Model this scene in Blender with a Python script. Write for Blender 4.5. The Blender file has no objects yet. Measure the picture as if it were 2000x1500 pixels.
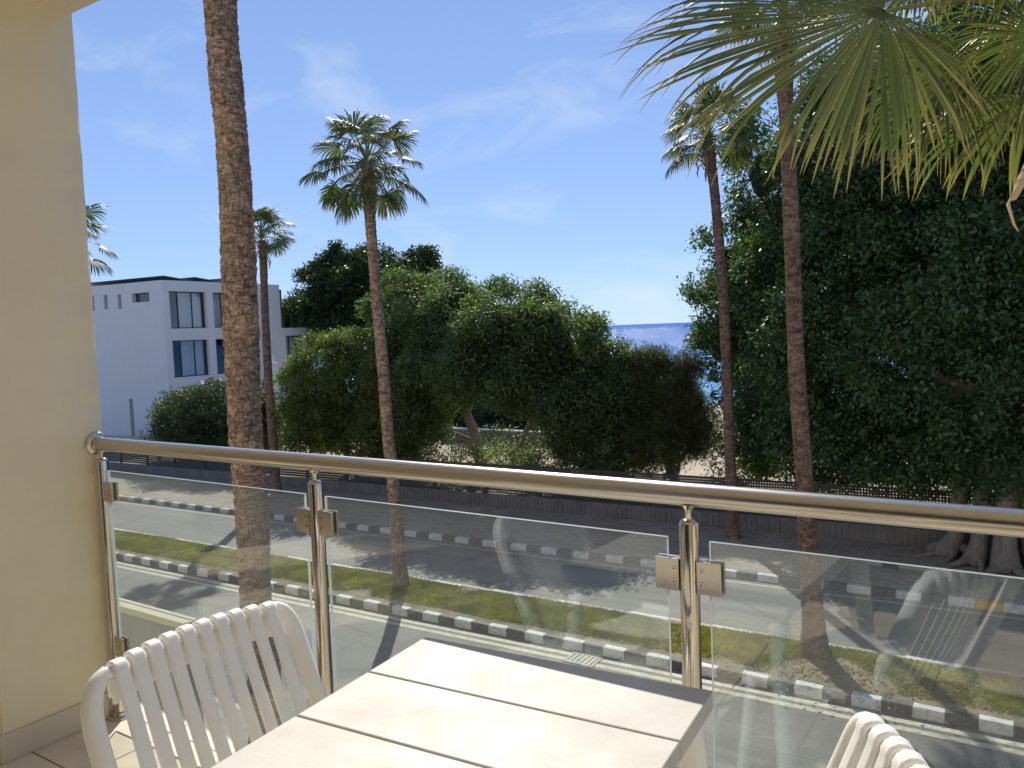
import bpy, math, random
import numpy as np
from mathutils import Vector, Matrix

R = math.radians
SC = bpy.context.scene
COL = SC.collection

# ------------------------------------------------------------------ camera
cd = bpy.data.cameras.new("camera")
cam = bpy.data.objects.new("camera", cd)
COL.objects.link(cam)
cd.sensor_width = 36.0
cd.lens = 1565.65 / 2000 * 36.0
cd.clip_start = 0.05
cd.clip_end = 60000
_r = Vector((0.83486, 0.54918, -0.03748)); _u = Vector((-0.00647, 0.07787, 0.99694)); _f = Vector((-0.55042, 0.83207, -0.06856))
m3 = Matrix((_r, _u, -_f)).transposed()
cam.matrix_world = Matrix.Translation((0, 0, 6.0)) @ m3.to_4x4()
SC.camera = cam

# ------------------------------------------------------------------ world and sun
SUN_EL, SUN_AZ = 40.0, -37.5           # azimuth from +Y towards +X
w = bpy.data.worlds.new("World"); SC.world = w; w.use_nodes = True
nt = w.node_tree; nt.nodes.clear()
wo = nt.nodes.new("ShaderNodeOutputWorld"); bg = nt.nodes.new("ShaderNodeBackground")
sky = nt.nodes.new("ShaderNodeTexSky"); sky.sky_type = 'NISHITA'; sky.sun_disc = False
sky.sun_elevation = R(SUN_EL); sky.sun_rotation = R(SUN_AZ)
sky.altitude = 3000; sky.air_density = 1.0; sky.dust_density = 0.0; sky.ozone_density = 3.0
tc = nt.nodes.new("ShaderNodeTexCoord")
mp = nt.nodes.new("ShaderNodeMapping"); mp.inputs['Rotation'].default_value = (0.25, 0.35, 0.9); mp.inputs['Scale'].default_value = (1.3, 6.0, 9.0)
nz = nt.nodes.new("ShaderNodeTexNoise"); nz.inputs['Scale'].default_value = 1.6; nz.inputs['Detail'].default_value = 7; nz.inputs['Roughness'].default_value = 0.55; nz.inputs['Distortion'].default_value = 0.6
rp = nt.nodes.new("ShaderNodeValToRGB"); rp.color_ramp.elements[0].position = 0.50; rp.color_ramp.elements[1].position = 0.86
rp.color_ramp.elements[1].color = (0.42, 0.42, 0.42, 1)
mx = nt.nodes.new("ShaderNodeMixRGB"); mx.inputs[2].default_value = (5.4, 5.7, 6.1, 1)
nt.links.new(tc.outputs['Generated'], mp.inputs['Vector']); nt.links.new(mp.outputs[0], nz.inputs['Vector'])
nt.links.new(nz.outputs['Fac'], rp.inputs[0]); nt.links.new(rp.outputs[0], mx.inputs[0])
gm = nt.nodes.new("ShaderNodeGamma"); gm.inputs[1].default_value = 0.46     # evens out the step from zenith to horizon
tint = nt.nodes.new("ShaderNodeMixRGB"); tint.blend_type = 'MULTIPLY'; tint.inputs[0].default_value = 1.0; tint.inputs[2].default_value = (1.33, 1.65, 2.30, 1)
nt.links.new(sky.outputs[0], gm.inputs[0]); nt.links.new(gm.outputs[0], tint.inputs[1]); nt.links.new(tint.outputs[0], mx.inputs[1]); nt.links.new(mx.outputs[0], bg.inputs[0])
bg.inputs[1].default_value = 0.10
nt.links.new(bg.outputs[0], wo.inputs[0])

sd = bpy.data.lights.new("sun", 'SUN'); sd.energy = 3.15; sd.angle = R(0.5); sd.color = (1.0, 0.93, 0.82)
so = bpy.data.objects.new("sun", sd); COL.objects.link(so)
el, az = R(SUN_EL), R(SUN_AZ)
sv = Vector((math.sin(az) * math.cos(el), math.cos(az) * math.cos(el), math.sin(el)))
so.rotation_euler = sv.to_track_quat('Z', 'Y').to_euler(); so.location = (0, 0, 40)

SC.view_settings.view_transform = 'Standard'; SC.view_settings.look = 'None'
SC.view_settings.exposure = 0.74; SC.view_settings.gamma = 1.0
SC.cycles.max_bounces = 12; SC.cycles.diffuse_bounces = 8; SC.cycles.transparent_max_bounces = 24
SC.cycles.sample_clamp_indirect = 6.0
SC.cycles.use_denoising = True

# ------------------------------------------------------------------ materials
def nmat(name):
    m = bpy.data.materials.new(name); m.use_nodes = True
    t = m.node_tree; t.nodes.clear()
    o = t.nodes.new("ShaderNodeOutputMaterial")
    return m, t, o

def N(t, kind, **kw):
    n = t.nodes.new(kind)
    for k, v in kw.items():
        k = k.replace('_', ' ')
        n.inputs[k].default_value = v
    return n

def col4(c): return (c[0], c[1], c[2], 1.0)

def ramp(t, fac, stops):
    r = t.nodes.new("ShaderNodeValToRGB")
    e = r.color_ramp.elements
    while len(e) < len(stops): e.new(0.5)
    for i, (p, c) in enumerate(stops):
        e[i].position = p; e[i].color = col4(c)
    t.links.new(fac, r.inputs[0])
    return r.outputs[0]

def obj_vec(t, scale=(1, 1, 1), rot=(0, 0, 0)):
    c = t.nodes.new("ShaderNodeTexCoord"); m = t.nodes.new("ShaderNodeMapping")
    m.inputs['Scale'].default_value = scale; m.inputs['Rotation'].default_value = rot
    t.links.new(c.outputs['Object'], m.inputs['Vector'])
    return m.outputs[0]

def noise(t, vec, scale, detail=5, rough=0.6, dist=0.0):
    n = t.nodes.new("ShaderNodeTexNoise"); n.inputs['Scale'].default_value = scale; n.inputs['Detail'].default_value = detail
    n.inputs['Roughness'].default_value = rough; n.inputs['Distortion'].default_value = dist
    t.links.new(vec, n.inputs['Vector']); return n.outputs['Fac']

def bump(t, h, strength, dist=0.01, prev=None):
    b = t.nodes.new("ShaderNodeBump"); b.inputs['Strength'].default_value = strength; b.inputs['Distance'].default_value = dist
    t.links.new(h, b.inputs['Height'])
    if prev: t.links.new(prev, b.inputs['Normal'])
    return b.outputs[0]

def princ(t, o, rough=0.6, metallic=0.0, spec=0.5):
    b = t.nodes.new("ShaderNodeBsdfPrincipled")
    b.inputs['Roughness'].default_value = rough; b.inputs['Metallic'].default_value = metallic
    b.inputs['Specular IOR Level'].default_value = spec
    t.links.new(b.outputs[0], o.inputs[0]); return b

def mix(t, fac, a, b, mode='MIX'):
    n = t.nodes.new("ShaderNodeMixRGB"); n.blend_type = mode
    if isinstance(fac, float): n.inputs[0].default_value = fac
    else: t.links.new(fac, n.inputs[0])
    for i, v in ((1, a), (2, b)):
        if isinstance(v, tuple): n.inputs[i].default_value = col4(v)
        else: t.links.new(v, n.inputs[i])
    return n.outputs[0]

def simple(name, c1, c2=None, scale=6.0, rough=0.6, metallic=0.0, spec=0.5, bstr=0.0, bscale=60.0, bdist=0.003, detail=5, stretch=(1, 1, 1), lo=0.3, hi=0.7):
    m, t, o = nmat(name); b = princ(t, o, rough, metallic, spec)
    v = obj_vec(t, stretch)
    if c2 is None: b.inputs['Base Color'].default_value = col4(c1)
    else: t.links.new(ramp(t, noise(t, v, scale, detail), [(lo, c1), (hi, c2)]), b.inputs['Base Color'])
    if bstr: t.links.new(bump(t, noise(t, v, bscale, 4), bstr, bdist), b.inputs['Normal'])
    return m

def leaf_mat(name, cols, rough=0.42, trans=0.30, tcol=1.6, spec=0.4, twisted=None):
    m, t, o = nmat(name)
    g = t.nodes.new("ShaderNodeNewGeometry")
    n = len(cols)
    c = ramp(t, g.outputs['Random Per Island'], [(i / max(1, n - 1), k) for i, k in enumerate(cols)])
    v = obj_vec(t); big = noise(t, v, 0.55, 3)
    c = mix(t, ramp(t, big, [(0.35, (0, 0, 0)), (0.7, (0.55, 0.55, 0.55))]), c, mix(t, 1.0, c, (1.30, 1.18, 0.82), 'MULTIPLY'))
    c = mix(t, 1.0, c, ramp(t, noise(t, v, 1.7, 3, 0.6), [(0.34, (0.55, 0.58, 0.60)), (0.52, (1.0, 1.0, 1.0)), (0.68, (1.55, 1.45, 1.15))]), 'MULTIPLY')
    b = t.nodes.new("ShaderNodeBsdfPrincipled"); b.inputs['Roughness'].default_value = rough; b.inputs['Specular IOR Level'].default_value = spec
    t.links.new(c, b.inputs['Base Color'])
    tr = t.nodes.new("ShaderNodeBsdfTranslucent")
    t.links.new(mix(t, 1.0, c, (tcol * 1.15, tcol * 1.25, tcol * 0.35), 'MULTIPLY'), tr.inputs['Color'])
    ms = t.nodes.new("ShaderNodeMixShader"); ms.inputs[0].default_value = trans
    t.links.new(b.outputs[0], ms.inputs[1]); t.links.new(tr.outputs[0], ms.inputs[2]); t.links.new(ms.outputs[0], o.inputs[0])
    return m

M = {}
def pillar_paint():
    m, t, o = nmat('cream_wall_paint'); b = princ(t, o, 0.8, 0, 0.3)
    v = obj_vec(t)
    c = ramp(t, noise(t, v, 2.2, 5), [(0.3, (0.80, 0.70, 0.485)), (0.7, (0.87, 0.77, 0.555))])
    c = mix(t, ramp(t, noise(t, obj_vec(t, (9, 9, 0.7)), 1.0, 4, 0.6), [(0.60, (0, 0, 0)), (0.72, (0.30, 0.30, 0.30))]), c, (0.90, 0.83, 0.66))
    c = mix(t, ramp(t, noise(t, obj_vec(t, (1, 1, 1)), 21.0, 3, 0.8, 1.5), [(0.68, (0, 0, 0)), (0.76, (0.35, 0.35, 0.35))]), c, (0.50, 0.42, 0.28))
    t.links.new(c, b.inputs['Base Color'])
    b1 = bump(t, noise(t, v, 11, 4, 0.6), 0.35, 0.012); t.links.new(bump(t, noise(t, v, 90, 4), 0.25, 0.002, b1), b.inputs['Normal'])
    return m
M['pillar_paint'] = pillar_paint()
M['facade'] = simple('facade_render', (0.78, 0.71, 0.56), (0.83, 0.76, 0.61), 1.5, 0.85, bstr=0.2, bscale=120)
M['ceiling_paint'] = simple('white_ceiling_paint', (0.84, 0.81, 0.74), (0.87, 0.84, 0.77), 2, 0.85)
M['skirting'] = simple('skirting_tile', (0.62, 0.53, 0.40), (0.68, 0.59, 0.45), 5, 0.45)
M['steel'] = None
def steel():
    m, t, o = nmat('brushed_steel'); b = princ(t, o, 0.24, 1.0)
    v = obj_vec(t, (2, 260, 260)); n = noise(t, v, 4.0, 3)
    b.inputs['Base Color'].default_value = (0.60, 0.55, 0.47, 1)
    t.links.new(ramp(t, n, [(0.3, (0.20, 0.20, 0.20)), (0.7, (0.30, 0.30, 0.30))]), b.inputs['Roughness'])
    return m
M['steel'] = steel()
M['polished'] = simple('polished_steel', (0.62, 0.57, 0.49), None, rough=0.10, metallic=1.0)
M['clampsteel'] = simple('clamp_steel', (0.55, 0.49, 0.40), (0.60, 0.54, 0.45), 30, 0.20, metallic=1.0)
M['dark_hollow'] = simple('dark_hollow_shade', (0.03, 0.03, 0.03), None, rough=0.4)  # near-black stands in for shade inside the drain and the screw sockets
def plastic():
    m, t, o = nmat('white_plastic')
    v = obj_vec(t); c = ramp(t, noise(t, v, 3, 4), [(0.3, (0.88, 0.875, 0.84)), (0.7, (0.91, 0.905, 0.875))])
    b = t.nodes.new("ShaderNodeBsdfPrincipled"); b.inputs['Roughness'].default_value = 0.36; b.inputs['Specular IOR Level'].default_value = 0.45
    t.links.new(c, b.inputs['Base Color']); t.links.new(bump(t, noise(t, v, 300, 3), 0.05, 0.003), b.inputs['Normal'])
    b.inputs['Subsurface Weight'].default_value = 0.75; b.inputs['Subsurface Radius'].default_value = (1.0, 0.9, 0.7); b.inputs['Subsurface Scale'].default_value = 0.012
    t.links.new(b.outputs[0], o.inputs[0])
    return m
M['plastic'] = plastic()

def table_mat():
    m, t, o = nmat('off_white_table_top'); b = princ(t, o, 0.34, 0, 0.3)
    v = obj_vec(t)
    c = ramp(t, noise(t, v, 5.0, 6, 0.65, 0.4), [(0.30, (0.50, 0.475, 0.425)), (0.52, (0.56, 0.545, 0.50)), (0.75, (0.59, 0.58, 0.54))])
    fine = ramp(t, noise(t, v, 140.0, 2), [(0.35, (0.96, 0.96, 0.96)), (0.6, (1, 1, 1))])
    t.links.new(mix(t, 1.0, c, fine, 'MULTIPLY'), b.inputs['Base Color'])
    t.links.new(ramp(t, noise(t, v, 9.0, 4), [(0.3, (0.42, 0.42, 0.42)), (0.7, (0.60, 0.60, 0.60))]), b.inputs['Roughness'])
    t.links.new(bump(t, noise(t, v, 260, 3), 0.06, 0.002), b.inputs['Normal'])
    return m
M['table'] = table_mat()

def schlick(t, f0):
    # reflectance that is the same from both sides of a thin pane
    lw = t.nodes.new("ShaderNodeLayerWeight"); lw.inputs['Blend'].default_value = 0.5
    p = t.nodes.new("ShaderNodeMath"); p.operation = 'POWER'; p.inputs[1].default_value = 5.0
    t.links.new(lw.outputs['Facing'], p.inputs[0])
    q = t.nodes.new("ShaderNodeMath"); q.operation = 'MULTIPLY_ADD'; q.inputs[1].default_value = 1 - f0; q.inputs[2].default_value = f0
    t.links.new(p.outputs[0], q.inputs[0]); return q.outputs[0]

def glass_mat():
    m, t, o = nmat('balustrade_glass')
    tp = N(t, "ShaderNodeBsdfTransparent"); tp.inputs['Color'].default_value = (0.90, 0.945, 0.93, 1)
    gl = N(t, "ShaderNodeBsdfGlossy"); gl.inputs['Roughness'].default_value = 0.0; gl.inputs['Color'].default_value = (1, 1, 1, 1)
    ms = t.nodes.new("ShaderNodeMixShader")
    t.links.new(schlick(t, 0.085), ms.inputs[0]); t.links.new(tp.outputs[0], ms.inputs[1]); t.links.new(gl.outputs[0], ms.inputs[2])
    df = N(t, "ShaderNodeBsdfTranslucent"); df.inputs['Color'].default_value = (0.8, 0.8, 0.78, 1)
    m2 = t.nodes.new("ShaderNodeMixShader")
    v = obj_vec(t, (1, 1, 1))
    sm = noise(t, obj_vec(t, (3, 1, 1.2), (0, 0.5, 0)), 2.2, 6, 0.7, 1.2)
    t.links.new(ramp(t, sm, [(0.38, (0.011, 0.011, 0.011)), (0.75, (0.026, 0.026, 0.026))]), m2.inputs[0])
    t.links.new(ms.outputs[0], m2.inputs[1]); t.links.new(df.outputs[0], m2.inputs[2]); t.links.new(m2.outputs[0], o.inputs[0])
    return m
M['glass'] = glass_mat()
def glass_edge():
    m, t, o = nmat('glass_cut_edge'); b = princ(t, o, 0.25, 0, 0.8)
    b.inputs['Base Color'].default_value = (0.62, 0.69, 0.67, 1)
    tr = N(t, "ShaderNodeBsdfTranslucent"); tr.inputs['Color'].default_value = (0.52, 0.64, 0.61, 1)
    ms = t.nodes.new("ShaderNodeMixShader"); ms.inputs[0].default_value = 0.45
    t.links.new(b.outputs[0], ms.inputs[1]); t.links.new(tr.outputs[0], ms.inputs[2]); t.links.new(ms.outputs[0], o.inputs[0])
    return m
M['glassedge'] = glass_edge()

def floor_mat():
    m, t, o = nmat('balcony_tiles'); b = princ(t, o, 0.42)
    v = obj_vec(t, (1, 1, 1))
    br = t.nodes.new("ShaderNodeTexBrick"); br.offset = 0.0; br.inputs['Scale'].default_value = 1.0
    br.inputs['Brick Width'].default_value = 0.33; br.inputs['Row Height'].default_value = 0.33; br.inputs['Mortar Size'].default_value = 0.004
    br.inputs['Color1'].default_value = (0.76, 0.66, 0.51, 1); br.inputs['Color2'].default_value = (0.80, 0.70, 0.55, 1); br.inputs['Mortar'].default_value = (0.22, 0.18, 0.14, 1)
    t.links.new(v, br.inputs['Vector'])
    n = ramp(t, noise(t, v, 8, 6), [(0.3, (0.88, 0.87, 0.85)), (0.7, (1.05, 1.05, 1.05))])
    t.links.new(mix(t, 1.0, br.outputs['Color'], n, 'MULTIPLY'), b.inputs['Base Color'])
    t.links.new(bump(t, br.outputs['Fac'], -0.4, 0.002), b.inputs['Normal'])
    return m
M['tiles'] = floor_mat()

def asphalt():
    m, t, o = nmat('old_asphalt'); b = princ(t, o, 0.72, 0, 0.4)
    v = obj_vec(t)
    big = ramp(t, noise(t, obj_vec(t, (0.25, 1.6, 1)), 0.9, 5), [(0.3, (0.145, 0.141, 0.135)), (0.7, (0.205, 0.199, 0.189))])
    fine = ramp(t, noise(t, v, 38, 4, 0.85), [(0.3, (0.45, 0.45, 0.45)), (0.7, (1.5, 1.49, 1.47))])
    patch = ramp(t, noise(t, v, 0.35, 3, 0.5, 0.5), [(0.45, (1, 1, 1)), (0.62, (0.86, 0.87, 0.88))])
    c = mix(t, 1.0, mix(t, 1.0, big, fine, 'MULTIPLY'), patch, 'MULTIPLY')
    vo = t.nodes.new("ShaderNodeTexVoronoi"); vo.feature = 'DISTANCE_TO_EDGE'; vo.inputs['Scale'].default_value = 0.32
    wv = t.nodes.new("ShaderNodeMixRGB"); wv.inputs[0].default_value = 0.12
    nn = t.nodes.new("ShaderNodeTexNoise"); nn.inputs['Scale'].default_value = 1.6; nn.inputs['Detail'].default_value = 5
    t.links.new(v, nn.inputs['Vector']); t.links.new(v, wv.inputs[1]); t.links.new(nn.outputs['Color'], wv.inputs[2]); t.links.new(wv.outputs[0], vo.inputs['Vector'])
    c = mix(t, ramp(t, vo.outputs['Distance'], [(0.0, (0.6, 0.6, 0.6)), (0.012, (0, 0, 0))]), c, (0.05, 0.05, 0.05))
    c = mix(t, ramp(t, noise(t, obj_vec(t, (0.12, 3.2, 1)), 1.0, 4), [(0.52, (0, 0, 0)), (0.66, (0.35, 0.35, 0.35))]), c, (0.09, 0.09, 0.088))
    c = mix(t, ramp(t, noise(t, v, 2.6, 3), [(0.68, (0, 0, 0)), (0.74, (0.45, 0.45, 0.45))]), c, (0.08, 0.08, 0.078))
    t.links.new(c, b.inputs['Base Color'])
    t.links.new(bump(t, noise(t, v, 90, 3), 0.5, 0.006), b.inputs['Normal'])
    return m
M['asphalt'] = asphalt()
def worn_paint(name, c, c2, lo=0.38, hi=0.5, sc=14):
    m, t, o = nmat(name); b = princ(t, o, 0.7)
    v = obj_vec(t)
    t.links.new(ramp(t, noise(t, v, sc, 6, 0.75), [(lo, c2), (hi, c)]), b.inputs['Base Color'])
    t.links.new(bump(t, noise(t, v, 70, 3), 0.4, 0.004), b.inputs['Normal'])
    return m
M['kerb_white'] = worn_paint('white_kerb_paint', (0.66, 0.66, 0.64), (0.36, 0.345, 0.32), 0.33, 0.56)
M['kerb_black'] = worn_paint('black_kerb_paint', (0.055, 0.057, 0.062), (0.17, 0.165, 0.16), 0.33, 0.54)
M['kerb_yellow'] = worn_paint('yellow_kerb_paint', (0.55, 0.34, 0.04), (0.36, 0.27, 0.12), 0.30, 0.45)
M['kerb_bare'] = worn_paint('bare_kerb_concrete', (0.42, 0.38, 0.33), (0.30, 0.27, 0.22), 0.30, 0.55)
M['line_paint'] = worn_paint('faded_yellow_line_paint', (0.56, 0.50, 0.36), (0.30, 0.28, 0.23), 0.36, 0.55, 9)

def paver(name, a, bb, w_, h_):
    m, t, o = nmat(name); b = princ(t, o, 0.8)
    v = obj_vec(t)
    br = t.nodes.new("ShaderNodeTexBrick"); br.inputs['Scale'].default_value = 1.0
    br.inputs['Brick Width'].default_value = w_; br.inputs['Row Height'].default_value = h_; br.inputs['Mortar Size'].default_value = 0.012
    br.inputs['Color1'].default_value = col4(a); br.inputs['Color2'].default_value = col4(bb); br.inputs['Mortar'].default_value = (0.16, 0.14, 0.12, 1)
    t.links.new(v, br.inputs['Vector'])
    n = ramp(t, noise(t, v, 1.2, 6), [(0.3, (0.80, 0.80, 0.80)), (0.7, (1.08, 1.07, 1.05))])
    t.links.new(mix(t, 1.0, br.outputs['Color'], n, 'MULTIPLY'), b.inputs['Base Color'])
    t.links.new(bump(t, br.outputs['Fac'], -0.5, 0.004), b.inputs['Normal'])
    return m
M['pavers'] = paver('pavement_pavers', (0.37, 0.30, 0.235), (0.30, 0.24, 0.185), 0.40, 0.20)
M['pavers_grey'] = paver('near_pavement_pavers', (0.27, 0.27, 0.27), (0.23, 0.23, 0.23), 0.40, 0.40)
M['sand'] = simple('sandy_ground', (0.44, 0.36, 0.25), (0.56, 0.47, 0.34), 0.8, 0.95, bstr=0.6, bscale=12, bdist=0.03)
M['soil'] = simple('median_soil', (0.15, 0.13, 0.07), (0.33, 0.27, 0.18), 3.0, 0.95, bstr=0.8, bscale=25, bdist=0.03)

def ribbed():
    m, t, o = nmat('ribbed_concrete'); b = princ(t, o, 0.85)
    v = obj_vec(t)
    c = ramp(t, noise(t, v, 1.5, 6), [(0.3, (0.135, 0.125, 0.12)), (0.7, (0.19, 0.178, 0.168))])
    st = ramp(t, noise(t, obj_vec(t, (3, 3, 0.4)), 2.0, 4), [(0.35, (0.82, 0.82, 0.82)), (0.6, (1, 1, 1))])
    t.links.new(mix(t, 1.0, c, st, 'MULTIPLY'), b.inputs['Base Color'])
    t.links.new(bump(t, noise(t, v, 40, 3), 0.3, 0.004), b.inputs['Normal'])
    return m
M['ribbed'] = ribbed()
M['fence_dark'] = simple('dark_fence_paint', (0.035, 0.032, 0.032), (0.05, 0.045, 0.042), 4, 0.6)
M['white_render'] = simple('white_house_render', (0.66, 0.66, 0.67), (0.70, 0.70, 0.70), 0.9, 0.85, bstr=0.1, bscale=60)
M['win_frame'] = simple('dark_window_frame', (0.025, 0.026, 0.028), None, rough=0.4)
M['curtain'] = simple('pale_curtain', (0.68, 0.69, 0.69), (0.80, 0.80, 0.80), 9, 0.9, stretch=(14, 14, 0.05))
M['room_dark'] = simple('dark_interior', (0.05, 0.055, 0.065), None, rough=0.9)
def pane():
    m, t, o = nmat('window_glass')
    tp = N(t, "ShaderNodeBsdfTransparent"); tp.inputs['Color'].default_value = (0.76, 0.82, 0.85, 1)
    gl = N(t, "ShaderNodeBsdfGlossy"); gl.inputs['Roughness'].default_value = 0.02
    ms = t.nodes.new("ShaderNodeMixShader")
    t.links.new(schlick(t, 0.14), ms.inputs[0]); t.links.new(tp.outputs[0], ms.inputs[1]); t.links.new(gl.outputs[0], ms.inputs[2])
    t.links.new(ms.outputs[0], o.inputs[0]); return m
M['pane'] = pane()
M['solar'] = simple('solar_panel', (0.15, 0.15, 0.16), (0.21, 0.20, 0.20), 3, 0.5)
M['panel_grey'] = simple('grey_hoarding_sheet', (0.24, 0.255, 0.24), (0.29, 0.305, 0.29), 1.5, 0.6)
M['stud'] = simple('galvanised_stud', (0.21, 0.215, 0.22), (0.27, 0.27, 0.275), 6, 0.5)
M['pale_timber'] = simple('weathered_pale_timber', (0.46, 0.42, 0.31), (0.60, 0.56, 0.43), 5, 0.75, stretch=(1, 9, 9), bstr=0.3, bscale=40)
M['canopy_cloth'] = simple('grey_green_canvas', (0.13, 0.17, 0.17), (0.17, 0.21, 0.21), 2, 0.8)
M['bin_paint'] = simple('dark_blue_bin_paint', (0.02, 0.035, 0.045), None, rough=0.5)

def water():
    m, t, o = nmat('sea_water'); b = t.nodes.new('ShaderNodeBsdfDiffuse'); gl = t.nodes.new('ShaderNodeBsdfGlossy'); gl.inputs['Roughness'].default_value = 0.16
    ms = t.nodes.new('ShaderNodeMixShader'); ms.inputs[0].default_value = 0.12; t.links.new(b.outputs[0], ms.inputs[1]); t.links.new(gl.outputs[0], ms.inputs[2]); t.links.new(ms.outputs[0], o.inputs[0])
    c = t.nodes.new("ShaderNodeTexCoord")
    sx = t.nodes.new("ShaderNodeSeparateXYZ"); t.links.new(c.outputs['Object'], sx.inputs[0])
    mr = t.nodes.new("ShaderNodeMapRange"); mr.inputs[1].default_value = 60; mr.inputs[2].default_value = 420
    t.links.new(sx.outputs[1], mr.inputs[0])
    n = noise(t, obj_vec(t, (0.012, 0.03, 1)), 1.0, 5)
    ad = t.nodes.new("ShaderNodeMath"); ad.operation = 'ADD'; t.links.new(mr.outputs[0], ad.inputs[0])
    sb = t.nodes.new("ShaderNodeMath"); sb.operation = 'MULTIPLY_ADD'; sb.inputs[1].default_value = 0.7; sb.inputs[2].default_value = -0.35
    t.links.new(n, sb.inputs[0]); t.links.new(sb.outputs[0], ad.inputs[1])
    base = ramp(t, ad.outputs[0], [(0.0, (0.09, 0.29, 0.47)), (0.30, (0.075, 0.215, 0.47)), (1.0, (0.045, 0.145, 0.40))])
    foam = ramp(t, noise(t, obj_vec(t, (0.02, 0.16, 1)), 1.0, 6, 0.65, 0.6), [(0.66, (0, 0, 0)), (0.74, (1, 1, 1))])
    near = ramp(t, mr.outputs[0], [(0.0, (1, 1, 1)), (0.5, (0, 0, 0))])
    t.links.new(mix(t, mix(t, 1.0, foam, near, 'MULTIPLY'), base, (0.75, 0.78, 0.8)), b.inputs['Color'])
    b1 = bump(t, noise(t, obj_vec(t, (0.10, 0.35, 1)), 1.0, 7, 0.72), 1.0, 1.4)
    t.links.new(bump(t, noise(t, obj_vec(t, (0.9, 2.2, 1)), 1.0, 4, 0.7), 1.0, 0.35, b1), gl.inputs['Normal'])
    return m
M['water'] = water()

def bark(name, dark, mid, light, vs=1.0):
    m, t, o = nmat(name); b = princ(t, o, 0.9, 0, 0.12)
    v = obj_vec(t, (1, 1, 1))
    ring = noise(t, obj_vec(t, (6, 6, 17 * vs)), 1.0, 6, 0.75, 0.8)
    crack = noise(t, obj_vec(t, (26, 26, 8)), 1.0, 5, 0.75, 1.0)
    scar = noise(t, obj_vec(t, (9, 9, 42 * vs)), 1.0, 3, 0.6, 0.5)
    big = noise(t, v, 1.4, 4)
    c = ramp(t, ring, [(0.34, dark), (0.50, mid), (0.64, light)])
    c = mix(t, ramp(t, scar, [(0.56, (0, 0, 0)), (0.64, (0.7, 0.7, 0.7))]), c, light)
    c = mix(t, ramp(t, crack, [(0.40, (0.85, 0.85, 0.85)), (0.50, (0, 0, 0))]), c, dark)
    c = mix(t, 1.0, c, ramp(t, big, [(0.3, (0.70, 0.72, 0.76)), (0.7, (1.2, 1.08, 0.96))]), 'MULTIPLY')
    t.links.new(c, b.inputs['Base Color'])
    b1 = bump(t, ring, 1.0, 0.05); t.links.new(bump(t, crack, 1.0, 0.03, b1), b.inputs['Normal'])
    return m
M['palm_bark'] = bark('palm_bark', (0.095, 0.063, 0.050), (0.40, 0.292, 0.225), (0.68, 0.54, 0.44))
M['palm_bark_grey'] = bark('grey_palm_bark', (0.075, 0.052, 0.042), (0.25, 0.175, 0.14), (0.42, 0.315, 0.25), 0.8)
M['tree_bark'] = simple('grey_tree_bark', (0.14, 0.12, 0.10), (0.28, 0.25, 0.21), 4, 0.9, stretch=(3, 3, 0.6), bstr=0.8, bscale=12, bdist=0.04)
M['dead_frond'] = simple('dead_frond_fibre', (0.16, 0.10, 0.06), (0.34, 0.24, 0.14), 6, 0.85)
M['stub'] = simple('tan_dead_petiole', (0.46, 0.34, 0.20), (0.60, 0.48, 0.32), 5, 0.8)
M['petiole'] = simple('green_petiole', (0.16, 0.20, 0.06), (0.24, 0.27, 0.09), 3, 0.45)

def palm_leaf(name, c1, c2, tip, trans):
    m, t, o = nmat(name)
    a = t.nodes.new("ShaderNodeAttribute"); a.attribute_name = 'along'
    g = t.nodes.new("ShaderNodeNewGeometry")
    c = ramp(t, g.outputs['Random Per Island'], [(0.0, c1), (0.7, c2), (1.0, tuple(0.5 * (x + y) for x, y in zip(c2, tip)))])
    c = mix(t, ramp(t, a.outputs['Fac'], [(0.78, (0, 0, 0)), (0.97, (0.85, 0.85, 0.85))]), c, tip)
    b = t.nodes.new("ShaderNodeBsdfPrincipled"); b.inputs['Roughness'].default_value = 0.46; b.inputs['Specular IOR Level'].default_value = 0.25
    t.links.new(c, b.inputs['Base Color'])
    tr = t.nodes.new("ShaderNodeBsdfTranslucent"); t.links.new(mix(t, 1.0, c, (1.6, 1.7, 0.7), 'MULTIPLY'), tr.inputs['Color'])
    ms = t.nodes.new("ShaderNodeMixShader"); ms.inputs[0].default_value = trans
    t.links.new(b.outputs[0], ms.inputs[1]); t.links.new(tr.outputs[0], ms.inputs[2]); t.links.new(ms.outputs[0], o.inputs[0])
    return m
M['fan'] = palm_leaf('palm_fan_leaf', (0.055, 0.085, 0.035), (0.085, 0.12, 0.045), (0.26, 0.21, 0.11), 0.28)
M['fan_near'] = palm_leaf('near_palm_fan_leaf', (0.065, 0.088, 0.032), (0.105, 0.128, 0.045), (0.28, 0.22, 0.11), 0.34)

M['ficus_leaf'] = leaf_mat('ficus_leaf', [(0.036, 0.076, 0.034), (0.054, 0.105, 0.042), (0.075, 0.135, 0.048)], 0.48, 0.32, 1.7, 0.7)
M['mid_leaf'] = leaf_mat('garden_tree_leaf', [(0.042, 0.072, 0.036), (0.064, 0.100, 0.044), (0.100, 0.136, 0.052)], 0.55, 0.42, 2.0, 0.7)
M['bush_leaf'] = leaf_mat('olive_bush_leaf', [(0.058, 0.088, 0.034), (0.090, 0.122, 0.042), (0.130, 0.155, 0.054)], 0.5, 0.42, 1.8, 0.5)
M['tam_leaf'] = leaf_mat('feathery_olive_leaf', [(0.048, 0.060, 0.028), (0.066, 0.076, 0.034), (0.088, 0.094, 0.044)], 0.6, 0.34)
M['back_leaf'] = leaf_mat('dark_back_leaf', [(0.022, 0.042, 0.018), (0.035, 0.060, 0.022), (0.050, 0.080, 0.026)], 0.45, 0.28)
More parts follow.
